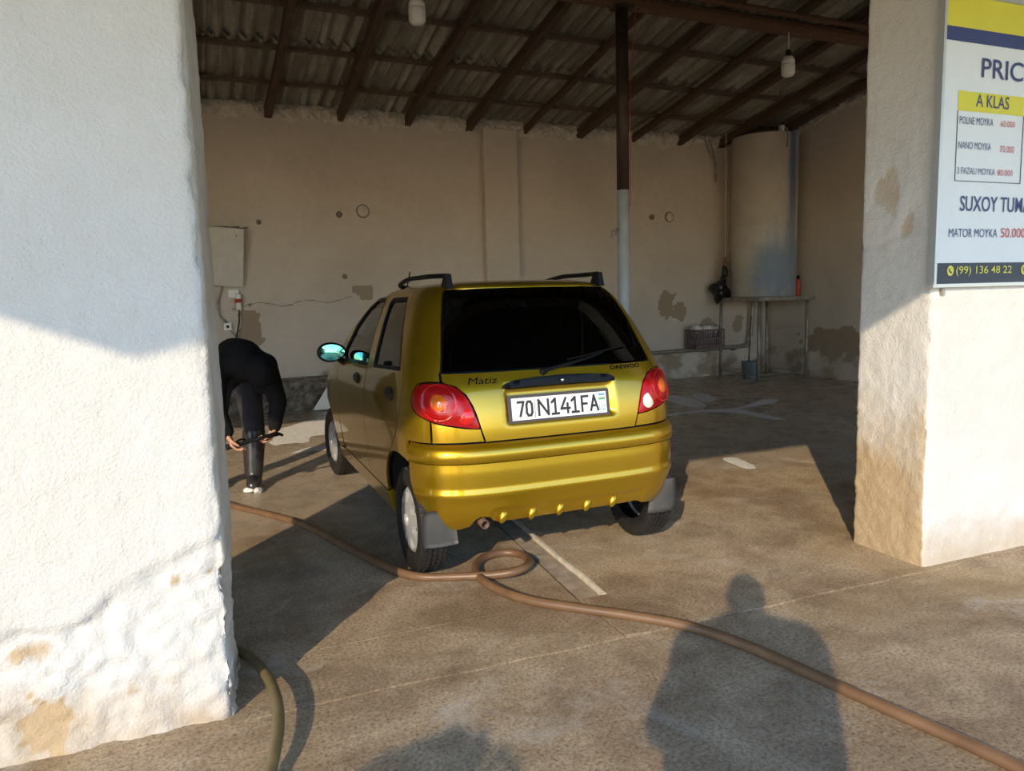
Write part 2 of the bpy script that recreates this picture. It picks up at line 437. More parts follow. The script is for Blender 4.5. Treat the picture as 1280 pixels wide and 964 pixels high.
MT = {}
MT['facade'] = plaster('white_plaster', (.61, .60, .595), (.44, .325, .20), (.50, .465, .42), .6, 1.0, .35, .22, .80)
MT['inner'] = plaster('old_inner_plaster', (.56, .49, .43), (.31, .24, .175), (.41, .35, .295), .5, .8, .6)
MT['mortar'] = plaster('mortar_crest', (.66, .60, .52), (.40, .34, .27), (.40, .35, .28), .9, 6, .8)
MT['mud'] = simple('bare_clay_render', (.36, .27, .18), .95, var=.25, bump=.6, bscale=30)
MT['stone'] = simple('dark_rubble', (.15, .125, .10), .9, var=.65, vscale=14, bump=1.0, bscale=18)
MT['awning'] = simple('dark_awning_sheet', (.035, .028, .024), .7, var=.3)
MT['concrete'] = concrete('wet_concrete')
MT['cement'] = simple('drain_cement', (.36, .29, .215), .7, var=.25, vscale=12, bump=.5, bscale=50)
MT['lime'] = simple('lime_edge', (.62, .55, .44), .9, var=.2, vscale=20, bump=.7, bscale=60)
MT['rafter'] = wood('dark_timber', (.05, .030, .018), (.13, .078, .045))
MT['batten'] = wood('grey_timber', (.065, .045, .03), (.17, .12, .08))
MT['beam'] = wood('red_timber', (.075, .036, .018), (.18, .09, .045))
MT['sheet'] = asbestos('asbestos_cement')
MT['black'] = simple('black_plastic', (.008, .008, .009), .5, spec=.2, var=.1)
MT['rubber'] = simple('tyre_rubber', (.014, .013, .013), .6, var=.25, vscale=20)
MT['chrome'] = simple('chrome', (.75, .75, .75), .2, 1.0)
MT['steel'] = simple('worn_steel', (.30, .28, .25), .55, .6, var=.3, vscale=14)
MT['rust'] = simple('brown_paint', (.10, .055, .035), .6, var=.35, vscale=10)
MT['darkpaint'] = simple('dark_brown_paint', (.040, .024, .018), .55, var=.35, vscale=10)
MT['greypaint'] = simple('grey_paint', (.42, .46, .48), .5, var=.15, vscale=6)
MT['white'] = simple('white_plastic', (.78, .77, .74), .45, var=.06)
MT['red'] = simple('red_plastic', (.45, .05, .03), .4, var=.1)
# ================================================================ THE SETTING
YB, XR, XL = 9.75, 8.90, -5.6            # back wall, right wall, far left wall
ROOF0, SLOPE = 3.80, .19                 # roof underside at the back wall, rise towards the street
def roof_z(y): return ROOF0 + SLOPE*(YB - y)
def fbm(x, y, z=0.0, o=4): return noise.fractal(Vector((x, y, z)), 1.0, 2.0, o)

# ---- floor: base bed + slabs with open joints
fl = MB().prism([(-14, -14), (14, -14), (14, 11), (-14, 11)], -.14, -.05).build('floor', MT['mud'])
struct(fl, 'earth bed under the concrete slabs')
def slab(poly, top=0.0, mat='concrete', name='concrete_slab', bev=.004):
    o = MB().prism(poly, -.05, top).build(name, MT[mat], fl)
    bm = bmesh.new(); bm.from_mesh(o.data)
    ed = [e for e in bm.edges if all(abs(v.co.z - top) < 1e-4 for v in e.verts)]
    bmesh.ops.bevel(bm, geom=ed, offset=bev, segments=2, affect='EDGES'); bm.to_mesh(o.data); bm.free(); return o
jr = random.Random(5)
def wob(a, b, n=14, amp=.008):
    a, b = np.array(a), np.array(b); d = (b-a)/np.linalg.norm(b-a); nn = np.array([-d[1], d[0]])
    return [tuple(a + (b-a)*k/n + nn*(jr.uniform(-amp, amp) if 0 < k < n else 0)) for k in range(n+1)]
J1 = wob((-14, 2.56), (.35, 2.46), 20); J2 = wob((.35, 2.46), (3.2, 2.36), 16); J3 = wob((3.2, 2.36), (14, 2.2), 12)
JJ = J1 + J2[1:] + J3[1:]
up = lambda L, d: [(x, y+d) for x, y in L]
slab([(-14, -14), (14, -14)] + up(JJ, -.004)[::-1])
# inside: a narrow strip, the left field, the right field, the drain between them
D0, D1 = (1.50, 2.84), (2.02, 9.72)      # left lip of the drain
dx = lambda y: D0[0] + (D1[0]-D0[0])*(y-D0[1])/(D1[1]-D0[1])
JL = [p for p in JJ if p[0] <= 1.50]; JRt = [p for p in JJ if p[0] > 1.50]
crk = wob((1.50, 2.84), (-14, 3.12), 26, .012)
slab(up(JL, .004) + [(1.50, 2.43)] + up(crk, -.001), 0, bev=.0015)
slab(up(crk, .001) + [(-14, 9.80), (dx(9.8)-.006, 9.80)], -.0005, bev=.0015)
DW = .155
lipR = wob((D0[0]+DW, 2.83), (D1[0]+DW, 9.80), 30, .008)
slab([(1.506, 2.432)] + up(JRt, .004) + [(14, 9.80)] + lipR[::-1] + [(1.506, 2.83)], .001)
slab([(D0[0]+.016, 2.842), (D0[0]+DW-.03, 2.836), (D1[0]+DW-.03, 9.80), (D1[0]+.016, 9.80)], -.012, 'cement', 'drain_channel')
slab([(p[0]-.028, p[1]) for p in lipR] + [(p[0]-.003, p[1]) for p in lipR][::-1], .004, 'lime', 'drain_lip')

# ---- plastered pillars of the street front (continuous skin with chipped corners)
def pillar(name, corners, z1, seg, dz, hf, wf, mat, rr=.02):
    """corners counter-clockwise seen from above; seg: step per side"""
    P = []; n = len(corners)
    for i in range(n):
        a = np.array(corners[i], float); b = np.array(corners[(i+1) % n], float); l = np.linalg.norm(b-a); d = (b-a)/l
        nn = np.array([d[1], -d[0]]); k = max(2, int(l/seg[i]))
        for j in range(k):
            t = j/k; p = a + (b-a)*t; e = min(t*l, (1-t)*l)
            P.append((p, nn, i, t*l, l))
    # average normals at corners
    Q = []; m = len(P)
    for j in range(m):
        p, nn, i, u, l = P[j]
        if u == 0:
            pn = P[j-1][1]; nn = (nn+pn); nn = nn/np.linalg.norm(nn); Q.append((p - nn*rr*.4, nn, i, u, l))
        else: Q.append((p, nn, i, u, l))
    nz = int(z1/dz); V = []; A = []
    for kz in range(nz+1):
        z = -.02 + (z1+.02)*kz/nz
        for p, nn, i, u, l in Q:
            h = hf(i, u, l, z, p); V.append((p[0]+nn[0]*h, p[1]+nn[1]*h, z)); A.append(wf(i, u, l, z, p))
    Fc = []
    for kz in range(nz):
        for j in range(m):
            a, b = kz*m+j, kz*m+(j+1) % m; Fc.append((a, b, b+m, a+m))
    Fc.append(tuple(range(nz*m, nz*m+m)))
    return struct(mesh_obj(name, V, Fc, mat, None, True, A))

def ss(a, b, x):
    t = min(max((x-a)/(b-a), 0), 1); return t*t*(3-2*t)
LC = [(-.96, 2.52), (.032, 2.49), (.072, 2.90), (-.96, 2.92)]
def hL(i, u, l, z, p):
    x, y = p; h = .0035*fbm(x*7, z*7, 1.3) + .0025*fbm(x*28, z*22, 5.1)
    # thick upper coat with a ragged lower edge, rough base below it
    zb = .40 + .22*ss(-.50, .02, x) + .05*fbm(x*5, 2.2, 7) if i == 0 else .52 + .04*fbm(y*8, 1, 2)
    low = ss(zb+.012, zb-.012, z); rough = .013*fbm(x*9+y*9, z*9, 3.3) + .012*fbm(x*26+y*26, z*26, 9.9)
    h += low*(-.014 + rough)
    h += .006*ss(.55, .72, fbm(x*3.1, z*3.1, 21)+.5)*0
    # chipped arris
    e = min(u, l-u); c = max(0, fbm(z*9, i*3.1, 4.4)+.08)*.016 + max(0, fbm(z*26, 1.7, 8.8))*.012
    if (i == 0 and u > l*.5) or (i == 1 and u < l*.5): h -= c*ss(.05, .0, e) + .004*ss(.03, 0, e)
    return h
def wL(i, u, l, z, p):
    x, y = p; w = 0.0
    if i == 0:
        w = max(w, 1.1*ss(.10, .05, math.hypot((x+.51)*1.1, (z-.095)*.8) + .05*fbm(x*14, z*14, 2) + .02*fbm(x*40, z*40, 2)))
        w = max(w, .75*ss(.06, .02, math.hypot(x+.53, (z-.34)*.9) + .04*fbm(x*16, z*16, 5)))
        w = max(w, .9*ss(.018, .006, math.hypot(x+.02, z-.515)) , .9*ss(.02, .005, math.hypot(x+.12, (z-.50)*.6)))
        w = max(w, .7*ss(.03, .008, math.hypot(x+.27, z-.16)))
        w = max(w, .50*ss(.42, .0, z) + .25*fbm(x*4, z*4, 6)*ss(.6, .2, z))
    if i == 1: w = .42 + .25*fbm(y*3, z*3, 2)
    return w
pl = pillar('wall_front_left', LC, 3.4, (.016, .02, .2, .2), .016, hL, wL, MT['facade'])
pl['label'] = 'white plastered pillar with chipped edge and crumbling base at left'
RC = [(3.18, 2.41), (4.85, 2.36), (4.85, 2.78), (3.19, 2.84)]
def hR(i, u, l, z, p):
    x, y = p; k = x*.7 + y
    h = .0035*fbm(k*7, z*7, 31.3) + .0028*fbm(k*26, z*22, 35.1)
    if i == 3:
        low = ss(1.25, .55, z); h += low*(.004*fbm(y*14, z*16, 13.3) + .006*fbm(y*40, z*44, 19.9))
        h -= .006*ss(.02, .0, abs(z-1.62+.2*(y-2.6)+.03*fbm(y*9, 3, 3))-.004)
        h -= .004*patch(y, z)
    if i == 0: h += ss(.42, .1, z)*.004*fbm(x*14, z*14, 3)
    e = min(u, l-u); c = max(0, fbm(z*11, i*3.1, 14.4)+.05)*.016 + max(0, fbm(z*27, 1.7, 18.8))*.012
    if (i == 3 and u > l*.5) or (i == 0 and u < .3): h -= c*ss(.06, .0, e)
    return h
def patch(y, z):
    d = math.hypot((y-2.69)*1.6, (z-1.83)*.9) + .06*fbm(y*9, z*9, 4); d2 = math.hypot((y-2.60)*1.3, z-1.68) + .05*fbm(y*9, z*9, 8)
    return ss(.115, .10, d) if d < .2 else ss(.10, .085, d2)
def wR(i, u, l, z, p):
    x, y = p
    if i == 3: return max(.85*ss(1.15, .10, z) + .22*fbm(y*4, z*2.5, 2), .45*patch(y, z)) + .10
    if i == 0: return .55*ss(.40 + .1*fbm(x*3, 1, 1), .02, z)
    return 0
pr = pillar('wall_front_right', RC, 3.4, (.022, .2, .2, .014), .016, hR, wR, MT['facade'])
pr['label'] = 'white plastered pillar carrying the price board at right'
# far-left pillar, unseen wall over the openings, darkened for the rear window's reflection
mb = MB().box((-5.6, 2.72, 1.70), (1.2, .42, 3.4)); struct(mb.build('wall_front_outer', MT['facade']), 'outer plastered pillar of the street front')
mb = MB().box((1.65, 2.68, 4.27), (16.0, .42, 1.72)); struct(mb.build('wall_front_lintel', MT['stone']), 'unseen wall over the wide openings, made dark for the rear window reflection')
mb = MB().box((8.7, 2.5, 1.70), (.8, .42, 3.4)); struct(mb.build('wall_front_far', MT['facade']), 'plastered corner pillar of the street front')

# ---- inner walls
def grid_wall(name, O, U, V, N, W, H, nx, nz, hf, wf, mat, thick=.3):
    O, U, V, N = map(Vector, (O, U, V, N)); vs = []; A = []; fs = []
    for j in range(nz+1):
        for i in range(nx+1):
            u, v = W*i/nx, H(W*i/nx)*j/nz if callable(H) else H*j/nz
            vs.append(O + U*u + V*v + N*hf(u, v)); A.append(wf(u, v))
    for j in range(nz):
        for i in range(nx):
            a = j*(nx+1)+i; fs.append((a, a+1, a+nx+2, a+nx+1))
    b = len(vs); Hm = (lambda u: H(u)) if callable(H) else (lambda u: H)
    ring = [0, nx, (nz+1)*(nx+1)-1, nz*(nx+1)]
    for r in ring: vs.append(Vector(vs[r]) - N*thick); A.append(0)
    fs += [(b+3, b+2, b+1, b)]
    bot = list(range(0, nx+1)); top = [nz*(nx+1)+i for i in range(nx+1)]; lef = [j*(nx+1) for j in range(nz+1)]; rig = [j*(nx+1)+nx for j in range(nz+1)]
    fs += [tuple(bot[::-1] + [b, b+1]), tuple(top + [b+2, b+3]), tuple(lef + [b+3, b]), tuple(rig[::-1] + [b+1, b+2])]
    return struct(mesh_obj(name, vs, fs, mat, None, True, A))
def hB(u, v):
    h = .004*fbm(u*3, v*3, 1.1) + .0025*fbm(u*11, v*11, 2.2)
    low = ss(.62 + .15*fbm(u*1.4, 1, 1), .30, v); h += low*(.012*fbm(u*6, v*6, 7) + .006*fbm(u*19, v*19, 6))
    return h
def wB(u, v):
    x = XL + u; w = .46*ss(.95, .15, v) + .16*fbm(u*1.3, v*1.3, 9) + .30*fbm(u*2.6, v*3.4, 5)*ss(1.3, .5, v)
    for cx, cz, rx, rz in ((2.05, 1.52, .13, .10), (2.11, 1.47, .07, .07), (6.84, 1.20, .17, .22), (7.08, 1.10, .14, .17), (.62, 1.08, .13, .30), (7.62, .86, .18, .10), (8.25, .85, .10, .14)):
        d = math.hypot((x-cx)/rx, (v-cz)/rz) + .45*fbm(x*7, v*7, 3); w = max(w, .95*ss(1.05, .9, d))
    return w
wb = grid_wall('wall_back', (XL, YB, -.02), (1, 0, 0), (0, 0, 1), (0, -1, 0), XR-XL+.3, 3.78, 330, 120, hB, wB, MT['inner'])
wb['label'] = 'beige plastered back wall with stains and worn patches'
def wRt(u, v): return .46*ss(.95, .15, v) + .30*fbm(u*2.6, v*3.4, 15)*ss(1.3, .5, v) + (.75*ss(1.0, .8, math.hypot((u-1.5)/.9, (v-.62)/.22) + .5*fbm(u*4, v*4, 2))) + .1*fbm(u*2, v*2, 4)
wr = grid_wall('wall_right', (XR, YB+.0, -.02), (0, -1, 0), (0, 0, 1), (-1, 0, 0), YB-2.6, lambda u: roof_z(YB-u)-.05 + .03*fbm(u*5, 1, 1), 150, 90, hB, wRt, MT['inner'])
wr['label'] = 'beige plastered side wall behind the water tank'
struct(MB().box((XL-.15, 6.2, 2.5), (.3, 7.6, 5.04)).build('wall_left', MT['inner']), 'plastered side wall')
# pilaster on the back wall
ck = spline([(.42, 0, 1.30), (.75, 0, 1.38), (1.05, 0, 1.33), (1.3, 0, 1.40), (1.62, 0, 1.36), (1.9, 0, 1.44)], 5)
ckm = MB(); ckr = random.Random(6)
for i in range(len(ck)-1):
    a, b = ck[i], ck[i+1]; t = .004 + .006*ckr.random(); ckm.box(((a.x+b.x)/2, YB-.010, (a.z+b.z)/2 + .006*ckr.uniform(-1, 1)), (b.x-a.x+.004, .006, t))
ckm.build('crack', MT['stone'], wb)
struct(MB().box((4.02, YB-.06, 1.83), (.50, .12, 3.66), bev=.012).build('trim_1', MT['inner'], None), 'shallow plastered pilaster on the back wall')
# ragged mortar crest where the wall meets the roof
def crest(name, a, b, n, drop, lab):
    a, b = Vector(a), Vector(b); d = (b-a); U = d.normalized(); N = U.cross(Vector((0, 0, 1))).normalized(); vs = []; fs = []; L = d.length
    m = 12
    for i in range(n+1):
        u = L*i/n; p = a + U*u; hgt = drop*(1 + .5*fbm(u*3.1, 3, 3)) ; bulge = .05 + .03*fbm(u*4, 1, 7)
        for j in range(m):
            t = j/(m-1); ang = math.pi*t
            off = bulge*max(0, math.sin(ang))**.7*(1 + .5*fbm(u*9, t*5, 2) + .9*fbm(u*31, t*9, 6)); zz = .03 - hgt*t + .018*fbm(u*13, t*6, 5) + .014*fbm(u*37, t*8, 9)
            vs.append(p + N*off + Vector((0, 0, zz + (.03*fbm(u*8, 2, 2) if j == 0 else 0))))
    for i in range(n):
        for j in range(m-1):
            q = i*m+j; fs.append((q, q+1, q+m+1, q+m))
    return struct(mesh_obj(name, vs, fs, MT['mortar'], None, True), lab)
crest('trim_2', (XL, YB+.0, 3.78), (XR, YB+.0, 3.78), 900, .20, 'ragged mortar crest along the top of the back wall')
crest('trim_3', (XR, YB, 3.80), (XR, 3.0, roof_z(3.0)-.02), 300, .15, 'ragged mortar crest along the top of the side wall')
# crumbled rubble plinth at the foot of the back wall, left
pb = MB(); rg = random.Random(3)
V = []; Fq = []; nx, nz = 140, 20
for j in range(nz+1):
    for i in range(nx+1):
        x = -1.2 + 3.5*i/nx; z = -.02 + .44*j/nz; V.append((x, YB - .12 - .07*fbm(x*5, z*8, 2) - .05*fbm(x*13, z*15, 4) - (.06 if j == nz-1 else 0)*(1+fbm(x*4, 0, 0)) + (.10 if j == nz else 0), z))
for j in range(nz):
    for i in range(nx):
        a = j*(nx+1)+i; Fq.append((a, a+1, a+nx+2, a+nx+1))
struct(mesh_obj('trim_4', V, Fq, MT['stone'], None, True), 'crumbled dark rubble foot of the back wall')

# ---- roof: corrugated sheets on battens on rafters
ce = empty('ceiling'); struct(ce, 'corrugated roof on dark timbers, seen from below')
SW, SLN, NW = 1.12, 1.72, 7
def sheet_mesh():
    vs = []; fs = []; n = NW*8; m = 3
    for j in range(m+1):
        for i in range(n+1):
            u = SW*i/n; vs.append((u, -SLN*j/m, .034*math.sin(2*math.pi*NW*i/n)))
    k = len(vs)
    for j in range(m):
        for i in range(n):
            a = j*(n+1)+i; fs.append((a, a+1, a+n+2, a+n+1))
    b = len(vs); vs += [(x, y, z+.007) for x, y, z in vs]
    fs2 = [tuple(b+q for q in f) for f in fs]; fs = [f[::-1] for f in fs] + fs2
    for i in range(n):
        fs.append((i, i+1, b+i+1, b+i)); q = m*(n+1)+i; fs.append((q+1, q, b+q, b+q+1))
    for j in range(m):
        q = j*(n+1); fs.append((q, b+q, b+q+n+1, q+n+1)); q += n; fs.append((q+n+1, b+q+n+1, b+q, q))
    me = bpy.data.meshes.new('roof_sheet'); me.from_pydata(vs, [], [f[::-1] for f in fs]); me.polygons.foreach_set('use_smooth', [True]*len(me.polygons))
    bm = bmesh.new(); bm.from_mesh(me); bmesh.ops.recalc_face_normals(bm, faces=bm.faces)
    for e in bm.edges:
        if len(e.link_faces) == 2 and e.calc_face_angle(0) > R(50): e.smooth = False
    bm.to_mesh(me); bm.free(); me.materials.append(MT['sheet']); return me
sm = sheet_mesh(); ang = math.atan(SLOPE); rs = random.Random(8)
row_y = [YB+.22, 8.36+.12, 6.78+.12, 5.20+.12, 3.62+.12]
for r_, y0 in enumerate(row_y):
    for c_ in range(14):
        x = XL - .55 + c_*(SW-.055) + (.03 if r_ % 2 else 0)
        if x > XR+.1: continue
        o = bpy.data.objects.new('roof_sheet', sm); COL.objects.link(o); o.parent = ce
        o.location = (x + rs.uniform(-.012, .012), y0, roof_z(y0) + .02 + (c_ % 2)*.009 + .012 + rs.uniform(0, .008)); o.rotation_euler = (-ang + R(.9), rs.uniform(-.006, .006), rs.uniform(-.008, .008))
def bar(name, a, b, wd, hh, mat, wobble=.02, seed=0, n=9, round_=False):
    """rough timber between two points, wd across, hh high"""
    a, b = Vector(a), Vector(b); t = (b-a).normalized(); s_ = t.cross(Vector((0, 0, 1))).normalized(); u_ = s_.cross(t); vs = []; fs = []; q = random.Random(seed)
    prof = [(math.cos(x), math.sin(x)) for x in np.linspace(0, 2*math.pi, 10, endpoint=False)] if round_ else [(1, .86), (.86, 1), (-.86, 1), (-1, .86), (-1, -.86), (-.86, -1), (.86, -1), (1, -.86)]
    k = len(prof); c1, c2 = q.uniform(-1, 1), q.uniform(-1, 1)
    for i in range(n+1):
        f = i/n; p = a + (b-a)*f + s_*(wobble*(c1*math.sin(math.pi*f) + .4*q.uniform(-1, 1))) + u_*(wobble*.5*(c2*math.sin(math.pi*f)+.3*q.uniform(-1, 1))); g = 1 + q.uniform(-.07, .07)
        for px, pz in prof: vs.append(p + s_*(px*wd/2*g) + u_*(pz*hh/2*g))
    for i in range(n):
        for j in range(k):
            x, y = i*k+j, i*k+(j+1) % k; fs.append((x, y, y+k, x+k))
    fs += [tuple(range(k-1, -1, -1)), tuple(n*k+j for j in range(k))]
    o = mesh_obj(name, vs, fs, mat, ce); bm = bmesh.new(); bm.from_mesh(o.data); bmesh.ops.recalc_face_normals(bm, faces=bm.faces); bm.to_mesh(o.data); bm.free(); return o
for k, y in enumerate([9.15, 8.36, 7.55, 6.76, 5.96, 5.18, 4.4, 3.6, 2.9]):
    bar('batten', (XL, y, roof_z(y)-.035), (XR, y, roof_z(y)-.035), .075, .045, MT['batten'], .018, 20+k, 22)
rx = [-5.0, -4.1, -3.2, -2.35, -1.5, -.65, .12, 1.0, 1.87, 2.74, 3.60, 4.44, 5.32, 6.24, 7.06, 7.85, 8.55]
for k, x in enumerate(rx):
    bar('rafter', (x + .0, YB+.02, roof_z(YB)-.115), (x - .03, 2.6, roof_z(2.6)-.115), .085 if k not in (12, 13, 14, 15) else .11, .115, MT['rafter'], .028, 60+k, 12, k in (11, 13))
YP = 6.22
bar('beam', (XL, YP, 4.10), (XR, YP, 4.05), .13, .14, MT['beam'], .03, 5, 14, True)
bar('beam', (XL, YP-.11, 4.19), (XR, YP-.10, 4.15), .06, .06, MT['beam'], .03, 15, 14, True)

# ---- unseen awning over the street front, edge shaped to cast the shade line
TA = math.tan(SUN_AZ); KS = math.tan(SUN_EL)/math.cos(SUN_AZ)      # shadow drop per metre of y
AZ0, AS = 3.72, .226
def awn(xs, zs, yf=2.46):      # point of the awning plane whose shadow falls at (xs, zs) on the front
    dy = (AZ0 - zs)/(AS + KS); return (xs - dy*TA, yf - dy, AZ0 - AS*dy)
edge = [awn(-3.45, 3.62), awn(-2.4, 2.40), awn(-.55, 1.375), awn(-.21, 1.235), awn(-.10, 1.25), awn(.02, 1.285), awn(.5, 1.32), awn(3.16, 1.33), awn(6.0, 1.325), awn(11.5, 1.325)]
aw = empty('awning', (0, 2.46, AZ0), label='unseen sheet metal awning added above the shed openings to cast the shade line', cat='awning')
for k in range(len(edge)-1):
    q = [edge[k], edge[k+1], (edge[k+1][0], 2.46, AZ0), (edge[k][0], 2.46, AZ0)]
    vs = [Vector(p) - Vector((0, 2.46, AZ0)) for p in q]; vs += [p + Vector((0, 0, .012)) for p in vs]
    mesh_obj('awning_sheet', vs, [(3, 2, 1, 0), (4, 5, 6, 7), (0, 1, 5, 4), (2, 3, 7, 6), (1, 2, 6, 5), (0, 4, 7, 3)], MT['awning'], aw)
for x in (-3, .2, 3.4, 6.6):
    MB().tube([(x, -.05, -.03), (x, -2.6, -.03-AS*2.6)], .022, 8).build('strut', MT['steel'], aw)
# ================================================================ THE CAR
CAR = empty('hatchback_car', (1.6193, 3.5242, 0), -.01176, label='small gold five-door hatchback parked in the wash bay, seen from behind', cat='car')
PAINT = car_paint('gold_metallic_paint')
DARK = simple('car_underbody', (.012, .012, .013), .7)
GLASS = tint_glass('dark_tinted_glass', .02, (.7, .9, 1.0)); SGLASS = tint_glass('tinted_side_glass', .20, (.9, .9, .85))
SILVER = simple('silver_wheel_paint', (.52, .53, .55), .35, .35, coat=.3, var=.03)
FLAP = simple('grey_mud_flap', (.065, .063, .063), .5, var=.25)
YS = lambda y, v, L=BODY: (L.s_of_y(y, v), v)

def panel(name, L, loops, mat, parent=CAR, sp=.03, off=0.0, gap=.0025, thick=.014, disp=None, sides=(1,), smooth=True):
    """skin piece of the loft: loops in (s, v) for the right side; sides +1 / -1 mirror it"""
    V = []; Fc = []; SM = []
    for sd_ in sides:
        LL = [resample([(sd_*s, v) for s, v in lp], sp) for lp in loops]
        LL = [inset(l, gap if i == 0 else -gap) for i, l in enumerate(LL)]
        vo, T, B = fill(LL, sp); base = len(V)
        NN = []
        for s, v in vo:
            p = L.P(s, v); n = L.N(s, v); h = off + (disp(s, v) if disp else 0); V.append(p + n*h); NN.append(n)
        Fc += [tuple(base+i for i in t) for t in T]; SM += [True]*len(T)
        for b in B:
            k = len(V); m = len(b)
            for i in b: V.append(V[base+i].copy())
            for i in b: V.append(V[base+i] - NN[i]*thick)
            A = sum(vo[b[i]][0]*vo[b[(i+1) % m]][1] - vo[b[(i+1) % m]][0]*vo[b[i]][1] for i in range(m))
            outer = B.index(b) == 0
            for i in range(m):
                j = (i+1) % m; q = (k+i, k+m+i, k+m+j, k+j)
                Fc.append(q if (A > 0) == outer else q[::-1]); SM.append(False)
    o = mesh_obj(name, V, Fc, mat, parent); o.data.polygons.foreach_set('use_smooth', SM); return o
def arc(cy, cz, r, a0, a1, n=14):
    return [(cy + r*math.cos(R(a)), cz + r*math.sin(R(a))) for a in np.linspace(a0, a1, n)]
RW, FW_, WZ = 0.0, 2.34, .266      # wheel centres

# --- tail lamp outline, (s, v)
LAMP = [(.434, .766), (.449, .825), (.464, .870), (.489, .920), (.531, .958), (.583, .975), (.652, .976), (.708, .968), (.748, .937), (.766, .892), (.755, .856), (.722, .829), (.648, .799), (.572, .783), (.496, .770)]
def curve2(P, n=5, closed=True):
    return [(p.x, p.y) for p in spline([(a, b, 0) for a, b in P], n, closed)]
LAMPC = [LAMP[0]] + curve2(LAMP, 4)[1:]

# --- tailgate
tg_r = [(.406, .697), (.424, .755)] + [(s-.006, v+.001) for s, v in LAMP[1:6]] + [(.588, .985), (.586, 1.020)]
TG = [(0, .697)] + tg_r + [(0, 1.020)] + [(-s, v) for s, v in tg_r[::-1]]
def rec(s, v):
    k = ss(.305, .272, abs(s))*ss(.768, .790, v)*ss(.955, .930, v); lip = .004*ss(.02, .0, abs(v-.735))
    return -.030*k
tailgate = panel('tailgate', BODY, [TG], PAINT, sp=.018, disp=rec)
gr = [(.578, 1.026), (.560, 1.10), (.530, 1.25), (.500, 1.37), (.486, 1.412), (.470, 1.428), (.3, 1.435)]
GL = [(0, 1.024)] + gr + [(0, 1.437)] + [(-s, v) for s, v in gr[::-1]]
rear_glass = panel('rear_window', BODY, [GL], GLASS, tailgate, sp=.035, off=-.002, gap=.003, thick=.004)
# handle bar
hb = [(-.300, .938), (-.296, .952), (-.262, .966), (-.15, .975), (0, .979), (.15, .975), (.262, .966), (.296, .952), (.300, .938), (.262, .937), (0, .940), (-.262, .937)]
panel('tailgate_handle', BODY, [hb], simple('satin_black', (.007, .007, .011), .45, spec=.2), tailgate, sp=.02, gap=0, off=.016, thick=.034, disp=lambda s, v: .010*ss(.94, .965, v))
lk = MB().lathe([(.010, 0), (.010, .012), (.006, .016)], 16, tuple(BODY.P(.0, .956) + BODY.N(.0, .956)*.02), Matrix.Rotation(R(75), 3, 'X')); lk.build('lock', MT['chrome'], tailgate, True)

# --- number plate, flat in its recess
pc_, pn_ = BODY.P(-.012, .838), BODY.N(0, .838); pu_ = Vector(pn_).cross(Vector((1, 0, 0))).normalized()
if pu_.z < 0: pu_ = -pu_
plate = empty('number_plate', tuple(pc_ + pn_*(-.018)), parent=CAR)
pm = Matrix((Vector((1, 0, 0)), pu_, Vector(pn_))).transposed().to_4x4(); pm.translation = plate.location; plate.matrix_local = pm
MB().box((0, 0, .006), (.548, .136, .012), bev=.003).build('plate_frame', simple('frame_grey', (.055, .045, .045), .5), plate)
PWH = simple('plate_white', (.80, .81, .84), .4, var=.01); PBK = simple('plate_black', (.02, .02, .022), .5)
MB().box((0, 0, .0135), (.512, .106, .003), bev=.001).build('plate_face', PWH, plate)
def ptext(t, x0, x1, y0=-.037, y1=.037, mat=PBK, bold=.012):
    V, Fc = fit_text(t, x0, x1, y0, y1, bold); mesh_obj('plate_lettering', [(x, y, .0165) for x, y in V], Fc, mat, plate)
GLY = {'7': [[(0, 1), (1, 1), (.35, 0)]], '0': [[(.25, 0), (.75, 0), (1, .2), (1, .8), (.75, 1), (.25, 1), (0, .8), (0, .2), (.25, 0)]], 'N': [[(0, 0), (0, 1), (1, 0), (1, 1)]],
       '1': [[(0, .78), (.5, 1), (.5, 0)], [(0, 0), (1, 0)]], '4': [[(.55, 1), (0, .30), (1, .30)], [(.75, .62), (.75, 0)]], 'F': [[(0, 0), (0, 1), (1, 1)], [(0, .5), (.8, .5)]], 'A': [[(0, 0), (.5, 1), (1, 0)], [(.2, .32), (.8, .32)]]}
def pglyph(ch, x0, x1, y0=-.036, y1=.036, t=.0122):
    m = MB()
    for st_ in GLY[ch]:
        P_ = [Vector((x0 + a*(x1-x0), y0 + b*(y1-y0))) for a, b in st_]
        for i in range(len(P_)-1):
            d = (P_[i+1]-P_[i]).normalized()*t/2; q = Vector((-d.y, d.x)); a, b = P_[i]-d*.8, P_[i+1]+d*.8; z = .0162 + .0002*(i % 3)
            m.add([(a.x+q.x, a.y+q.y, z), (a.x-q.x, a.y-q.y, z), (b.x-q.x, b.y-q.y, z), (b.x+q.x, b.y+q.y, z)], [(0, 1, 2, 3)])
    m.build('plate_character', PBK, plate)
for ch, a_, b_2 in (('7', -.225, -.195), ('0', -.180, -.152)): pglyph(ch, a_, b_2, -.033, .033)
for ch, a_, b_2 in (('N', -.116, -.066), ('1', -.046, -.010), ('4', .004, .050), ('1', .062, .098), ('F', .118, .152), ('A', .166, .206)): pglyph(ch, a_, b_2)
def prect(name, x0, x1, y0, y1, mat, z=.0163): mesh_obj(name, [(x0, y0, z), (x1, y0, z), (x1, y1, z), (x0, y1, z)], [(0, 1, 2, 3)], mat, plate)
prect('divider', -.138, -.1355, -.048, .048, PBK)
prect('flag_blue', .212, .248, .034, .044, simple('flag_blue', (.10, .30, .55), .5)); prect('flag_green', .212, .248, .012, .022, simple('flag_green', (.10, .38, .16), .5)); prect('flag_red', .212, .248, .0225, .0245, simple('flag_red', (.5, .1, .08), .5))
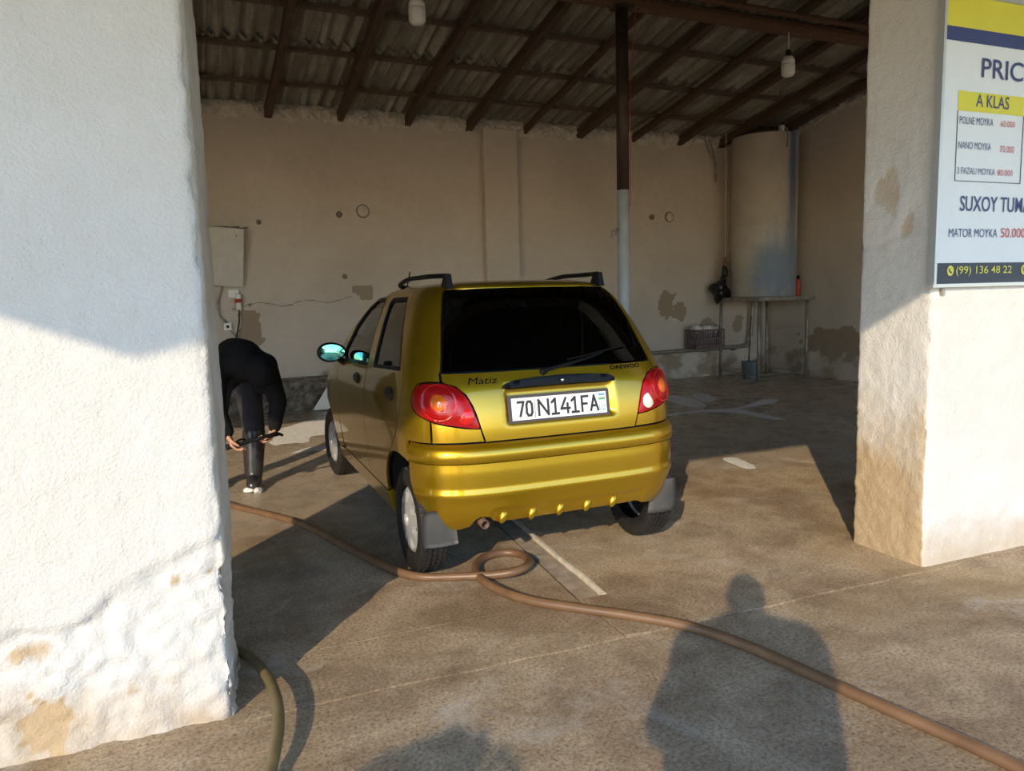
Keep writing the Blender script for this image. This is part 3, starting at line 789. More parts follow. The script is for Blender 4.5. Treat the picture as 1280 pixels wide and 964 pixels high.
ptext('UZ', .213, .247, -.040, -.012, simple('plate_blue', (.12, .32, .55), .5), .01)
for x in (-.245,): MB().lathe([(.005, .0135), (.005, .018)], 10, (x, 0, 0)).build('plate_screw', MT['chrome'], plate)

# --- badges on the tailgate
BADGE = simple('badge_dark', (.006, .006, .005), .8, spec=.1)
def badge(txt, s0, s1, v0, v1, bold=.0, shear=0.0, tilt=0.0, name='badge_lettering', mat=BADGE):
    V, Fc = fit_text(txt, s0, s1, v0, v1, bold, shear); P = []
    for s, v in V:
        v2 = v + tilt*(s-s0); P.append(BODY.P(s, v2) + BODY.N(s, v2)*.0022)
    mesh_obj(name, P, Fc, mat, tailgate)
badge('DAEWOO', .296, .482, .991, 1.012, .030)
badge('Matiz', -.462, -.322, .966, .997, .0, .35)

# --- lamps
lr, nt_, b_ = new_mat('red_lens'); b_.inputs['Base Color'].default_value = (.33, .006, .008, 1); b_.inputs['Roughness'].default_value = .12; b_.inputs['Coat Weight'].default_value = .2
wv = node(nt_, 'ShaderNodeTexWave'); wv.inputs['Scale'].default_value = 55; wv.bands_direction = 'Z'; tc_ = node(nt_, 'ShaderNodeTexCoord'); nt_.links.new(tc_.outputs['Object'], wv.inputs[0]); bumpn(nt_, b_, wv.outputs['Fac'], .12, .004)
def lens(name, col, rough=.12):
    m = simple(name, col, rough, coat=.5, var=.05); return m
AMB, RED2, CLR = lens('amber_lens', (.62, .13, .012)), lens('bright_red_lens', (.48, .010, .010)), lens('clear_lens', (.72, .68, .64))
def lampb(s, v): return .016*min(1, ss(0, .05, min(math.hypot(abs(s)-a, v-b) for a, b in LAMPC)))
for sd_ in (-1, 1):
    lp = panel('tail_lamp', BODY, [LAMPC], lr, CAR, .016, .002, .002, .03, lampb, (sd_,))
    lp['label'] = 'left red tail lamp' if sd_ < 0 else 'right red tail lamp with white reversing light'
    def disc(name, cs, cv, r, mat, off, dome=.006, ring=False):
        loop = [(cs + r*math.cos(t), cv + r*math.sin(t)) for t in np.linspace(0, 2*math.pi, 28, endpoint=False)]
        lps = [loop] if not ring else [loop, [(cs + (r-.006)*math.cos(t), cv + (r-.006)*math.sin(t)) for t in np.linspace(0, 2*math.pi, 28, endpoint=False)]]
        panel(name, BODY, lps, mat, lp, .012 if not ring else .006, off, 0, .004, lambda s, v: dome*(1-min(1, math.hypot(abs(s)-cs, v-cv)/r)**2), (sd_,))
    disc('ring', .613, .886, .082, RED2, .019, 0, True); disc('indicator', .613, .886, .036, AMB, .020)
    disc('indicator_ring', .613, .886, .042, RED2, .0195, 0, True)
    disc('reversing_light' if sd_ > 0 else 'fog_light', .494, .822, .037, CLR if sd_ > 0 else RED2, .014)

# --- quarter panels
AR = .352
def quarter(sd_):
    q = [(.666, .802)] + [(s, v-.004) for s, v in LAMP[11:12]] + [(.764, .852), (.775, .892), (.756, .943), (.712, .975), (.652, .983), (.596, .982), (.594, 1.022), (.586, 1.028)]
    q += [(s+.008, v) for s, v in gr[1:5]] + [(.480, 1.440)]
    q += [YS(.335, 1.440), YS(.33, 1.40), YS(.22, 1.25), YS(.08, 1.11), YS(-.03, 1.03), YS(-.06, .97), YS(-.07, .90), YS(-.045, .79), YS(.02, .70)]
    a0 = math.degrees(math.acos(.185/AR)); q += [YS(.15, .60)] + [YS(y, z) for y, z in arc(RW, WZ, AR, a0, 112, 9)]
    q += [YS(-.136, .65), YS(-.128, .699), (.666, .699)]
    return panel('quarter_panel', BODY, [q], PAINT, sp=.022, sides=(sd_,))
for sd_ in (-1, 1):
    quarter(sd_)
    panel('lamp_surround', BODY, [[(.412, .699), (.660, .699), (.660, .799)] + [(s, v-.004) for s, v in LAMP[12:]] + [(.428, .760)]], PAINT, sp=.02, sides=(sd_,))

# --- doors
HNDL = simple('handle_black', (.010, .010, .011), .55)
def door_parts(sd_):
    a0 = math.degrees(math.acos(.20/.362))
    rd = [YS(.340, 1.436), YS(.33, 1.40), YS(.22, 1.25), YS(.08, 1.11), YS(-.03, 1.03), YS(-.06, .97), YS(-.07, .90), YS(-.045, .79), YS(.02, .70), YS(.15, .60)]
    rd += [YS(y, z) for y, z in arc(RW, WZ, .358, a0, 12, 7)] + [YS(.37, .335), YS(.80, .335), YS(.80, .72), YS(.765, .94), YS(.745, 1.0), YS(.80, 1.2), YS(.865, 1.385), YS(.87, 1.436)]
    rw = [YS(.015, 1.025), YS(.60, 1.000), YS(.745, 1.36), YS(.735, 1.385), YS(.39, 1.388), YS(.365, 1.37)]
    fd = [YS(.80, .335), YS(.80, .72), YS(.765, .94), YS(.745, 1.0), YS(.80, 1.2), YS(.865, 1.385), YS(.87, 1.436), YS(1.16, 1.436), YS(1.30, 1.37), YS(1.50, 1.225), YS(1.665, 1.06), YS(1.72, .97), YS(1.745, .75), YS(1.74, .55)]
    fd += [YS(1.70, .40), YS(1.66, .335)]
    fw = [YS(.700, .998), YS(1.45, .978), YS(1.51, 1.00), YS(1.545, 1.05), YS(1.425, 1.205), YS(1.25, 1.345), YS(1.13, 1.388), YS(.91, 1.388), YS(.885, 1.37)]
    out = []
    for nm, lp, wn, hy in (('rear_door', rd, rw, .115), ('front_door', fd, fw, .985)):
        d = panel(nm, BODY, [lp, wn], PAINT, sp=.028, sides=(sd_,), gap=.004)
        g = panel('window', BODY, [wn], SGLASS, d, .05, -.010, .0, .004, None, (sd_,))
        panel('window_seal', BODY, [[tuple(p) for p in inset(resample(wn, .03), -.006)], [tuple(p) for p in inset(resample(wn, .03), .016)]], MT['black'], d, .03, -.001, 0, .012, None, (sd_,))
        s0, v0 = YS(hy, .90); hl = [(s0 + .062*math.cos(t), v0 + .034*math.sin(t)) for t in np.linspace(0, 2*math.pi, 20, endpoint=False)]
        panel('door_handle', BODY, [hl], HNDL, d, .02, .004, 0, .01, lambda s, v: .010*ss(.034, .012, abs(v-v0)), (sd_,))
        out.append(d)
    return out
for sd_ in (-1, 1): door_parts(sd_)

# --- sills, front wings, bonnet, front bumper, pillars, windscreen
def cen(v): i, f = BODY._lev(v); return (BODY.S[i][-1]*(1-f) + BODY.S[i+1][-1]*f, v)
for sd_ in (-1, 1):
    panel('sill', BODY, [[YS(.36, .215), YS(1.98, .215), YS(1.99, .30), YS(1.66, .330), YS(.372, .330)]], PAINT, sp=.04, sides=(sd_,), thick=.05)
    wing = [YS(1.745, .335), YS(1.95, .30)] + [YS(y, z) for y, z in arc(FW_, WZ, .355, 172, 30, 14)] + [YS(2.66, .60), YS(2.56, .80), YS(2.33, .935), YS(1.78, .948), YS(1.726, .97), YS(1.752, .75), YS(1.747, .55)]
    panel('front_wing', BODY, [wing], PAINT, sp=.04, sides=(sd_,))
    panel('windscreen_pillar', BODY, [[YS(1.735, .975), YS(1.86, 1.03), YS(1.575, 1.235), YS(1.36, 1.375), YS(1.24, 1.438), YS(1.165, 1.438), YS(1.305, 1.372), YS(1.505, 1.228), YS(1.67, 1.063)]], PAINT, sp=.03, sides=(sd_,))
panel('bonnet', BODY, [[YS(1.79, .952), YS(2.33, .938), YS(2.56, .80), YS(2.66, .61), cen(.61), cen(1.015), YS(1.84, 1.018)]], PAINT, sp=.05, sides=(1, -1), gap=0.0)
panel('windscreen', BODY, [[YS(1.87, 1.03), YS(1.585, 1.235), YS(1.37, 1.375), YS(1.25, 1.436), cen(1.436), cen(1.03)]], SGLASS, sp=.06, sides=(1, -1), gap=0.0, thick=.004, off=-.003)
fb = [YS(2.62, .25)] + [YS(y, z) for y, z in arc(FW_, WZ, .355, 4, 68, 8)] + [YS(2.66, .60), cen(.60), cen(.22), YS(2.66, .22)]
panel('front_bumper', BODY, [fb], PAINT, sp=.05, sides=(1, -1), gap=0.0)
for sd_ in (-1, 1):
    hl = curve2([YS(2.60, .74), YS(2.74, .66), (cen(.66)[0]-.42, .66), (cen(.72)[0]-.40, .74), (cen(.8)[0]-.46, .80), YS(2.62, .82)], 5)
    panel('head_lamp', BODY, [hl], CLR, CAR, .03, .008, 0, .02, None, (sd_,))
# --- roof skin
V = []; Fc = []; nv, ns = 22, 60
for j in range(nv+1):
    v = 1.444 + (1.62-1.444)*(j/nv); smax = cen(v)[0]
    for k in range(2*ns): 
        s = -smax + 2*smax*(k+.5)/(2*ns); V.append(BODY.P(s, v))
m2 = 2*ns
for j in range(nv):
    for k in range(m2): a, b = j*m2+k, j*m2+(k+1) % m2; Fc.append((a, b, b+m2, a+m2))
Fc.append(tuple(nv*m2+k for k in range(m2)))
k0 = len(V); V += [V[k] + np.array([0, 0, -.012]) for k in range(m2)]; Fc += [(k0+k, k0+(k+1) % m2, (k+1) % m2, k) for k in range(m2)]
roof = mesh_obj('roof', V, Fc, PAINT, CAR, True)

# --- rear bumper
BS = lambda y, v: (BUMP.s_of_y(y, v), v)
side_ = [BS(-.14, .694), BS(-.155, .65), BS(-.160, .607)]
sidl = [BS(-.160, .603), BS(-.162, .51), BS(-.195, .45), BS(-.212, .37), BS(-.228, .31), (.612, .280)]
up_ = [(-s, v) for s, v in side_[::-1]] + [(-.5, .694), (.5, .694)] + side_; up_ = up_ + [(.4, .607), (-.4, .607)]
BP = [(-s, v) for s, v in sidl[::-1]] ; BP = [(-.54, .277), (-.612, .280)][1:] + [(-s, v) for s, v in sidl[::-1]][1:] + sidl + [(.54, .276), (.46, .290), (.40, .300), (0, .298), (-.36, .298), (-.385, .318), (-.405, .340), (-.45, .345), (-.475, .330), (-.495, .295), (-.54, .277)]
def bdisp(s, v):
    return -.012*ss(.372, .364, v)*ss(-.385, -.37, s)*ss(.45, .43, s)
bumper = panel('rear_bumper', BUMP, [BP], PAINT, sp=.015, disp=bdisp, thick=.03, gap=.0006)
panel('bumper_roll', BUMP, [up_], PAINT, bumper, sp=.013, thick=.03, gap=.0006)
for k, x in enumerate((-.335, -.185, -.035, .115, .265)):
    q = BUMP.P(x, .325); n = Vector(BUMP.N(x, .325)); s = MB().sphere((0, 0, 0), (.019, .014, .033), 14, 10, Matrix.Rotation(R(24), 3, 'Y'))
    o = s.build('bumper_rib', PAINT, bumper, True); o.location = Vector(q) - n*.010
tow = [(-.325 + .022*math.cos(t), .560 + .014*math.sin(t)) for t in np.linspace(0, 2*math.pi, 20, endpoint=False)]
panel('tow_cover', BUMP, [tow], PAINT, bumper, .012, .002, 0, .002)
# bumper ends below the tailgate: dark ledge behind the seam
# --- inner shell, wheel wells, underbody
V = []; Fc = []; vs_ = np.linspace(.21, .99, 30); kk = 90
for v in vs_:
    sm_ = cen(v)[0]
    for k in range(2*kk): s = -sm_ + 2*sm_*(k+.5)/(2*kk); p = BODY.P(s, v); n = BODY.N(s, v); V.append(p - n*.036)
for j in range(len(vs_)-1):
    for k in range(2*kk):
        a, b = j*2*kk+k, j*2*kk+(k+1) % (2*kk); c = (V[a]+V[b+2*kk])/2
        if any(abs(c[1]-wy) < .36 and math.hypot(c[1]-wy, c[2]-WZ) < .375 and abs(c[0]) > .5 for wy in (RW, FW_)): continue
        if c[1] < -.2 and c[2] < .34: continue
        Fc.append((a, b, b+2*kk, a+2*kk))
mesh_obj('inner_shell', V, Fc, DARK, CAR)
for wy in (RW, FW_):
    for sd_ in (-1, 1):
        V = []; Fc = []; n = 18; a1 = 150 if wy == RW else 188
        for i in range(n+1):
            a = R(-8 + (a1+8)*i/n); y = wy + .362*math.cos(a); z = WZ + .362*math.sin(a); xo = BODY.P(*YS(y, max(z, .25)))[0] - .035
            for x in (xo, .45): V.append((sd_*x, y, z))
        c = len(V); V.append((sd_*.45, wy, WZ))
        for i in range(n): a = 2*i; Fc += [(a, a+1, a+3, a+2), (a+1, c, a+3)]
        mesh_obj('wheel_well', V, Fc, DARK, CAR)
MB().box((0, 1.43, .275), (.92, 2.8, .05)).box((0, 1.17, .235), (1.36, 1.55, .05)).box((0, -.27, .40), (1.0, .10, .10)).build('underbody', DARK, CAR)
# exhaust, axle
MB().lathe([(.022, -.02), (.022, .13), (.018, .13), (.018, .02)], 18, (-.430, -.25, .318), Matrix.Rotation(R(95), 3, 'X'), cap=False).tube([(-.435, -.25, .315), (-.43, -.1, .30), (-.35, .05, .28)], .022, 10).build('exhaust_pipe', MT['rust'], CAR, True)
MB().lathe([(.06, -.28), (.07, -.26), (.07, .26), (.06, .28)], 20, (.12, -.12, .36), Matrix.Rotation(R(90), 3, 'Y')).build('silencer', MT['steel'], CAR, True)
MB().tube([(-.62, 0, .26), (.62, 0, .26)], .03, 10).build('rear_axle', DARK, CAR)
# mud flaps
for sd_ in (-1, 1):
    V = []; Fc = []; nz, nx = 8, 6
    for j in range(nz+1):
        for i in range(nx+1):
            z = .38 - .180*j/nz; x = .530 + .170*i/nx + .010*math.sin(3*j/nz); y = -.283 + .006*(j/nz)**2 - .012*math.cos(math.pi*(i/nx-.5))
            V.append((sd_*x, y, z))
    b = len(V); V += [(x, y+.006, z) for x, y, z in V]; N1 = nx+1
    for j in range(nz):
        for i in range(nx):
            a = j*N1+i; f = (a, a+1, a+N1+1, a+N1); f = f if sd_ < 0 else f[::-1]; Fc += [f, tuple(b+q for q in f[::-1])]
    ring = [i for i in range(N1)] + [j*N1+nx for j in range(1, nz+1)] + [nz*N1+i for i in range(nx-1, -1, -1)] + [j*N1 for j in range(nz-1, 0, -1)]
    for i in range(len(ring)): a, c = ring[i], ring[(i+1) % len(ring)]; Fc.append((a, c, c+b, a+b))
    o = mesh_obj('mud_flap', V, Fc, FLAP, CAR, True)
# --- wheels
def circ(r, n=40, c=(0, 0)): return [(c[0]+r*math.cos(2*math.pi*k/n), c[1]+r*math.sin(2*math.pi*k/n)) for k in range(n)]
def wheel_meshes():
    prof = [(.168, -.058), (.178, -.066), (.205, -.073), (.235, -.072), (.252, -.064), (.2585, -.054), (.2600, -.045), (.2600, .045), (.2585, .054), (.252, .064), (.235, .072), (.205, .073), (.178, .066), (.168, .058)]
    ty = MB().lathe(prof, 64, cap=False); tr = MB()
    for row, (z0, w_) in enumerate(((-.050, .018), (-.0275, .020), (0, .020), (.0275, .020), (.050, .018))):
        n = 54
        for k in range(n):
            a = 2*math.pi*(k + (.5 if row % 2 else 0))/n; m = Matrix.Rotation(a, 3, 'Z') @ Matrix.Rotation(R(12 if row % 2 else -12), 3, 'X')
            rr = .2615 if abs(z0) < .04 else .2590
            tr.box(Matrix.Rotation(a, 3, 'Z') @ Vector((rr, 0, z0)), (.012, .0255, w_), m)
    # hub cap: dished disc with seven windows
    outer = circ(.173, 56); holes = []
    for k in range(7):
        a = 2*math.pi*k/7; hp_ = [(r*math.cos(a+t), r*math.sin(a+t)) for r, t in ((.088, -.16), (.088, .16), (.105, .24), (.138, .25), (.150, .17), (.150, -.17), (.138, -.25), (.105, -.24))]
        holes.append(resample(hp_, .015))
    vo, T, B = fill([np.array(outer)] + holes, .016)
    dome = lambda x, y: .066 + .010*math.cos(math.hypot(x, y)/.173*math.pi*.8) - .02*ss(.155, .174, math.hypot(x, y))
    HV = [(x, y, dome(x, y)) for x, y in vo]; HF = list(T)
    for b in B:
        m = len(b); k0 = len(HV); HV += [(HV[i][0], HV[i][1], HV[i][2]) for i in b] + [(HV[i][0]*.99, HV[i][1]*.99, HV[i][2]-.022) for i in b]
        for i in range(m): j = (i+1) % m; HF.append((k0+i, k0+m+i, k0+m+j, k0+j) if B.index(b) == 0 else (k0+i, k0+j, k0+m+j, k0+m+i)[::-1])
    rim = MB().lathe([(.170, .058), (.165, .03), (.0, .03)], 40, cap=False)
    capm = MB().lathe([(.034, .070), (.032, .082), (.0, .086)], 24, cap=False)
    return ty, tr, (HV, HF), rim, capm
ty, tr, (HV, HF), rim, capm = wheel_meshes(); first = None
for nm, x, y, st_ in (('wheel', -.640, RW, 0), ('wheel', .640, RW, 0), ('wheel', -.652, FW_, 4), ('wheel', .652, FW_, 4)):
    if first is None:
        wt = ty.build('wheel', MT['rubber'], CAR, True); kids = [tr.build('tread', MT['rubber'], wt), mesh_obj('hub_cap', HV, HF, SILVER, wt), rim.build('rim', DARK, wt, True), capm.build('centre_cap', SILVER, wt, True)]
        auto_smooth(kids[1], 40); first = wt; fk = kids
    else:
        wt = first.copy(); COL.objects.link(wt); wt.parent = CAR
        for c_ in fk: d_ = c_.copy(); COL.objects.link(d_); d_.parent = wt
    wt.location = (x, y, WZ+.001); wt.rotation_euler = (0, R(-90) if x < 0 else R(90), R(st_)) 
# --- door mirrors
TEAL, nt_, b_ = new_mat('teal_mirror'); b_.inputs['Base Color'].default_value = (.16, .58, .56, 1); b_.inputs['Metallic'].default_value = 1; b_.inputs['Roughness'].default_value = .04
for sd_ in (-1, 1):
    c = Vector((sd_*.815, 1.46, 1.035)); s = MB().sphere((0, 0, 0), (1, 1, 1), 28, 18); V = []
    for x, y, z in s.v:
        yy = y*.075 if y > 0 else y*.030; V.append((x*.098, yy, z*.066*(1 + .12*x*sd_)))
    mr = mesh_obj('door_mirror', V, s.f, MT['black'], CAR, True); mr.location = c
    V = []; 
    n = 28
    for ring in (1.0, .6, 0.02):
        for k in range(n): t = 2*math.pi*k/n; V.append((.082*ring*math.cos(t), -.0305 - .004*(1-ring), .053*ring*math.sin(t)*(1+.1*sd_*math.cos(t))))
    Fc = [(r_*n+k, r_*n+(k+1) % n, (r_+1)*n+(k+1) % n, (r_+1)*n+k) for r_ in range(2) for k in range(n)] + [tuple(2*n+k for k in range(n))]
    gl_ = mesh_obj('mirror_glass', V, Fc, TEAL, mr, True); gl_.location = (0, .0, 0); gl_.rotation_euler = (0, 0, R(5*sd_))
    MB().tube([(-sd_*.04, .02, -.04), (-sd_*.085, .04, -.075), (-sd_*.135, .05, -.07)], .022, 10).build('mirror_arm', MT['black'], mr)
# --- roof rails, aerial
for sd_ in (-1, 1):
    pts = [Vector(BODY.P(*YS(y, 1.448))) for y in np.linspace(.10, 1.10, 9)]; top = []
    for i, p_ in enumerate(pts):
        f = i/8; lift = .010 + .048*min(1, (1-f)*2.2)*(1 if i else .95); top.append((sd_*(p_.x-.015), p_.y - .02, p_.z + lift))
    rl = MB().tube(spline([(sd_*(pts[0].x-.012), .035, pts[0].z+.0), (sd_*(pts[0].x-.013), .050, pts[0].z+.050)] + top[0:] + [(sd_*(pts[-1].x-.012), 1.14, pts[-1].z-.006)], 4), .013, 10).build('roof_rail', MT['black'], CAR, True)
    V = [(sd_*(pts[0].x-.013) + a, b, pts[0].z + c) for a, b, c in ((-.016, .015, -.012), (.016, .015, -.012), (.016, .13, -.008), (-.016, .13, -.008), (-.013, .035, .064), (.013, .035, .064), (.013, .085, .062), (-.013, .085, .062))]
    mesh_obj('rail_foot', V, [(3, 2, 1, 0), (4, 5, 6, 7), (0, 1, 5, 4), (1, 2, 6, 5), (2, 3, 7, 6), (3, 0, 4, 7)], MT['black'], rl)
MB().tube([(-.40, 1.02, 1.425), (-.385, .97, 1.54)], .004, 6).lathe([(.014, 0), (.008, .03)], 10, (-.40, 1.02, 1.42)).build('aerial', MT['black'], CAR)
# --- rear wiper
def on(s, v, h): return tuple(BODY.P(s, v) + BODY.N(s, v)*h)
wpr = MB().lathe([(.018, 0), (.018, .02), (.010, .026)], 16, on(-.080, 1.004, .0), Matrix.Rotation(R(65), 3, 'X')).tube([on(-.080, 1.004, .02), on(.03, 1.022, .028), on(.16, 1.045, .026), on(.26, 1.070, .022)], .006, 8, rad=[.011, .008, .006, .004]).build('rear_wiper', MT['black'], CAR)
MB().tube([on(.06, 1.050, .010), on(.16, 1.062, .014), on(.26, 1.078, .016), on(.36, 1.094, .014), on(.42, 1.100, .010)], .005, 6).build('wiper_blade', MT['black'], wpr)
# --- dark lining behind the roof skin and the rear pillars
V = []; Fc = []; nl, nsl = 10, 40
for j in range(nl+1):
    v = 1.40 + .20*j/nl; smx = cen(v)[0]
    for k in range(2*nsl): s = -smx + 2*smx*(k+.5)/(2*nsl); V.append(BODY.P(s, v) - BODY.N(s, v)*.03)
m2 = 2*nsl; Fc = [(j*m2+k, j*m2+(k+1) % m2, (j+1)*m2+(k+1) % m2, (j+1)*m2+k) for j in range(nl) for k in range(m2)] + [tuple(nl*m2+k for k in range(m2))]
mesh_obj('headlining', V, Fc, DARK, CAR)
for sd_ in (-1, 1):
    panel('pillar_trim', BODY, [[(.600, 1.0), (.585, 1.03), (.535, 1.25), (.492, 1.40), (.485, 1.43), YS(.345, 1.43), YS(.335, 1.39), YS(.225, 1.25), YS(.085, 1.11), YS(-.025, 1.03), YS(-.03, 1.0)]], DARK, CAR, .05, -.026, 0, .002, None, (sd_,))
# --- inside: seats, parcel shelf, dashboard
SEAT = simple('blue_grey_cloth', (.12, .20, .29), .9, var=.2, vscale=30); TRIM = simple('dark_trim', (.03, .03, .033), .8)
MB().box((0, .20, .82), (1.16, .14, .50), Matrix.Rotation(R(-14), 3, 'X'), .05).build('rear_seat_back', SEAT, CAR)
MB().box((0, .52, .50), (1.16, .55, .16), None, .05).build('rear_seat_base', SEAT, CAR)
for x in (-.33, .33):
    o = MB().box((0, 0, 0), (.24, .09, .16), Matrix.Rotation(R(-10), 3, 'X'), .035).build('headrest', SEAT, CAR); o.location = (x, .13, 1.13)
    MB().box((x, 1.05, .82), (.44, .14, .58), Matrix.Rotation(R(-14), 3, 'X'), .05).build('front_seat_back', SEAT, CAR)
    o = MB().box((0, 0, 0), (.24, .09, .18), None, .035).build('headrest', SEAT, CAR); o.location = (x, .96, 1.20)
MB().box((0, -.06, .965), (1.10, .30, .02)).build('parcel_shelf', TRIM, CAR)
MB().box((0, 1.66, .88), (1.24, .35, .22), None, .06).build('dashboard', TRIM, CAR)
# ================================================================ THINGS IN THE SHED
# ---- steel post
YPO = YP
pc = on_y(780, 388, YPO).x
po = empty('steel_post', (pc, YPO, 0), label='round steel post under the roof beam, grey below and dark brown above', cat='post')
MB().lathe([(.058, 0.0), (.058, 2.36)], 24).build('lower_pipe', MT['greypaint'], po, True)
MB().lathe([(.059, 2.36), (.059, 4.02)], 24).build('upper_pipe', MT['darkpaint'], po, True)
MB().box((0, 0, 4.015), (.18, .16, .016)).build('head_plate', MT['darkpaint'], po)
MB().tube([(.062, -.03, 2.2), (.064, -.03, 2.6), (.075, -.02, 3.3), (.13, -.04, 4.0)], .004, 6).build('red_cord', MT['red'], po)
hk = MB().tube([(-.07, -.02, 1.98), (-.16, -.06, 1.97), (-.165, -.06, 1.90)], .006, 6).tube([(-.07, -.02, 1.99), (-.13, -.07, 1.98), (-.13, -.07, 1.92)], .006, 6)
hk.build('hook', MT['steel'], po)

# ---- hanging bulbs
def bulb(loc, top, label):
    b = empty('hanging_bulb', loc, label=label, cat='light bulb', group='bulbs hanging from the roof')
    MB().lathe([(.02, 0), (.05, .006), (.068, .03), (.070, .11), (.066, .125), (.062, .128)], 24).build('globe', MT['white'], b, True)
    MB().lathe([(.066, .128), (.064, .165), (.045, .195), (.028, .205)], 24).build('collar', MT['white'], b, True)
    MB().lathe([(.026, .2), (.026, .255), (.012, .27)], 16).build('socket', MT['black'], b, True)
    MB().tube([(0, 0, .265), (.004, 0, (top-loc[2])*.6), (0, 0, top-loc[2])], .005, 6).build('cord', MT['white'], b)
p = on_y(522, 31, 6.0); bulb(p, roof_z(6.0)-.16, 'white unlit bulb hanging high above the left of the car')
p = on_y(985, 96, 6.16); bulb(p, 4.0, 'white unlit bulb hanging from the beam, near the price board')

# ---- tank stand and tank
TX, TY, TZ = 8.20, 9.13, 1.27
st = empty('tank_stand', (TX, TY, 0), label='four-legged grey metal stand under the water tank', cat='stand')
for lx, ly in ((-.47, -.45), (.47, -.45), (-.47, .42), (.47, .42)):
    MB().lathe([(.027, 0), (.027, TZ-.05)], 12, (lx, ly, 0)).build('leg', MT['steel'], st, True)
MB().box((0, -.015, TZ-.03), (1.08, 1.02, .055), bev=.006).build('top_plate', MT['steel'], st)
for a, b in (((-.47, -.45), (.47, -.45)), ((-.47, .42), (.47, .42)), ((-.47, -.45), (-.47, .42)), ((.47, -.45), (.47, .42))):
    MB().tube([(a[0], a[1], .10), (b[0], b[1], .10)], .007, 6).build('brace_rod', MT['steel'], st)
def tank_mat():
    m, nt, b = new_mat('tank_paint'); L = nt.links.new; tc = node(nt, 'ShaderNodeTexCoord'); co = tc.outputs['Object']
    sp = node(nt, 'ShaderNodeSeparateXYZ'); L(co, sp.inputs[0])
    n = fnoise(nt, 2.2, 6, .6, co, .6); mp = node(nt, 'ShaderNodeMapping'); mp.inputs['Scale'].default_value = (9, 9, .7); L(co, mp.inputs[0])
    dr = fnoise(nt, 2, 6, .6, mp.outputs[0])
    c = ramp(nt, n, [(.3, (.40, .36, .31)), (.7, (.52, .475, .42))])
    # worn blue coat: patch low on the front and a streak down the right
    uu = mth(nt, 'SUBTRACT', mth(nt, 'MULTIPLY', sp.outputs[0], .744), mth(nt, 'MULTIPLY', sp.outputs[1], .668))
    dx_ = mth(nt, 'SUBTRACT', uu, .20); dz_ = mth(nt, 'MULTIPLY', mth(nt, 'SUBTRACT', sp.outputs[2], .40), .60)
    d = mth(nt, 'SQRT', mth(nt, 'ADD', mth(nt, 'MULTIPLY', dx_, dx_), mth(nt, 'MULTIPLY', dz_, dz_)))
    d = mth(nt, 'ADD', d, mth(nt, 'MULTIPLY', mth(nt, 'SUBTRACT', n, .5), .35)); d = mth(nt, 'ADD', d, mth(nt, 'MULTIPLY', mth(nt, 'SUBTRACT', dr, .5), .30))
    f1 = ramp(nt, d, [(.18, (.75,)*3), (.46, (0,)*3)])
    sx = mth(nt, 'ABSOLUTE', mth(nt, 'SUBTRACT', uu, .40)); f2 = ramp(nt, mth(nt, 'ADD', sx, mth(nt, 'MULTIPLY', mth(nt, 'SUBTRACT', dr, .5), .12)), [(.02, (.85,)*3), (.075, (0,)*3)])
    fz = ramp(nt, mth(nt, 'MULTIPLY', mth(nt, 'ADD', sp.outputs[2], mth(nt, 'MULTIPLY', n, .9)), .33), [(.35, (.35,)*3), (.55, (.7,)*3), (.75, (1,)*3)])
    c = mixc(nt, mth(nt, 'MULTIPLY', f2, fz), c, (.045, .11, .24)); c = mixc(nt, f1, c, (.13, .22, .35))
    L(c, b.inputs['Base Color']); b.inputs['Roughness'].default_value = .55; return m
tk = empty('water_tank', (TX, TY, TZ), label='tall white cylindrical water tank with worn blue paint in the corner', cat='tank')
TM = tank_mat()
MB().lathe([(.47, 0), (.485, .012), (.487, 1.05), (.490, 1.06), (.487, 1.07), (.487, 2.40), (.480, 2.415)], 56).build('tank_body', TM, tk, True)
MB().lathe([(.47, 2.415), (.30, 2.425), (.0, 2.43)], 40, cap=False).build('tank_lid', TM, tk, True)
MB().tube([(-.02, -.485, 2.18), (-.02, -.50, 2.30), (-.03, -.49, 2.44), (-.04, -.46, 2.47)], .012, 8).build('overflow_pipe', MT['steel'], tk)
MB().box((-.05, -.40, 2.46), (.06, .06, .09)).build('valve', MT['white'], tk)

# ---- things standing on and under the stand
fe = empty('fire_extinguisher', (TX+.485, TY-.235, TZ-.002), label='small red fire extinguisher standing beside the water tank', cat='extinguisher')
MB().lathe([(.034, 0), (.04, .01), (.04, .22), (.03, .25), (.015, .262)], 20).build('cylinder', MT['red'], fe, True)
MB().box((0, 0, .285), (.03, .03, .05)).tube([(-.05, 0, .30), (.05, 0, .325)], .006, 6).tube([(-.05, 0, .285), (.04, 0, .285)], .006, 6).build('valve_handle', MT['black'], fe)
def lump(name, loc, rad, seed, mat, parent=None, amp=.35, sc=7, nu=28, nv=18):
    s = MB().sphere((0, 0, 0), rad, nu, nv); V = []
    for v in s.v:
        p_ = Vector(v); k = 1 + amp*fbm(p_.x*sc+seed, p_.y*sc, p_.z*sc); V.append(p_*k)
    o = mesh_obj(name, V, s.f, mat, parent, True); o.location = loc; return o
bagm = simple('black_bin_bag', (.012, .012, .014), .3, var=.2)
bg_ = empty('black_bag', (TX-.47, TY+.40, TZ-.0), label='crumpled black plastic bag on the stand beside the tank', cat='bag')
lump('bag_body', (-.05, -.02, .10), (.14, .13, .17), 3, bagm, bg_, .5, 9); lump('bag_neck', (.02, 0, .28), (.05, .05, .09), 5, bagm, bg_, .4, 12)
cl = empty('hanging_gloves', (TX-.46, TY+.34, TZ+.52), label='brown and black work gloves hanging on the tank side above the bag', cat='gloves')
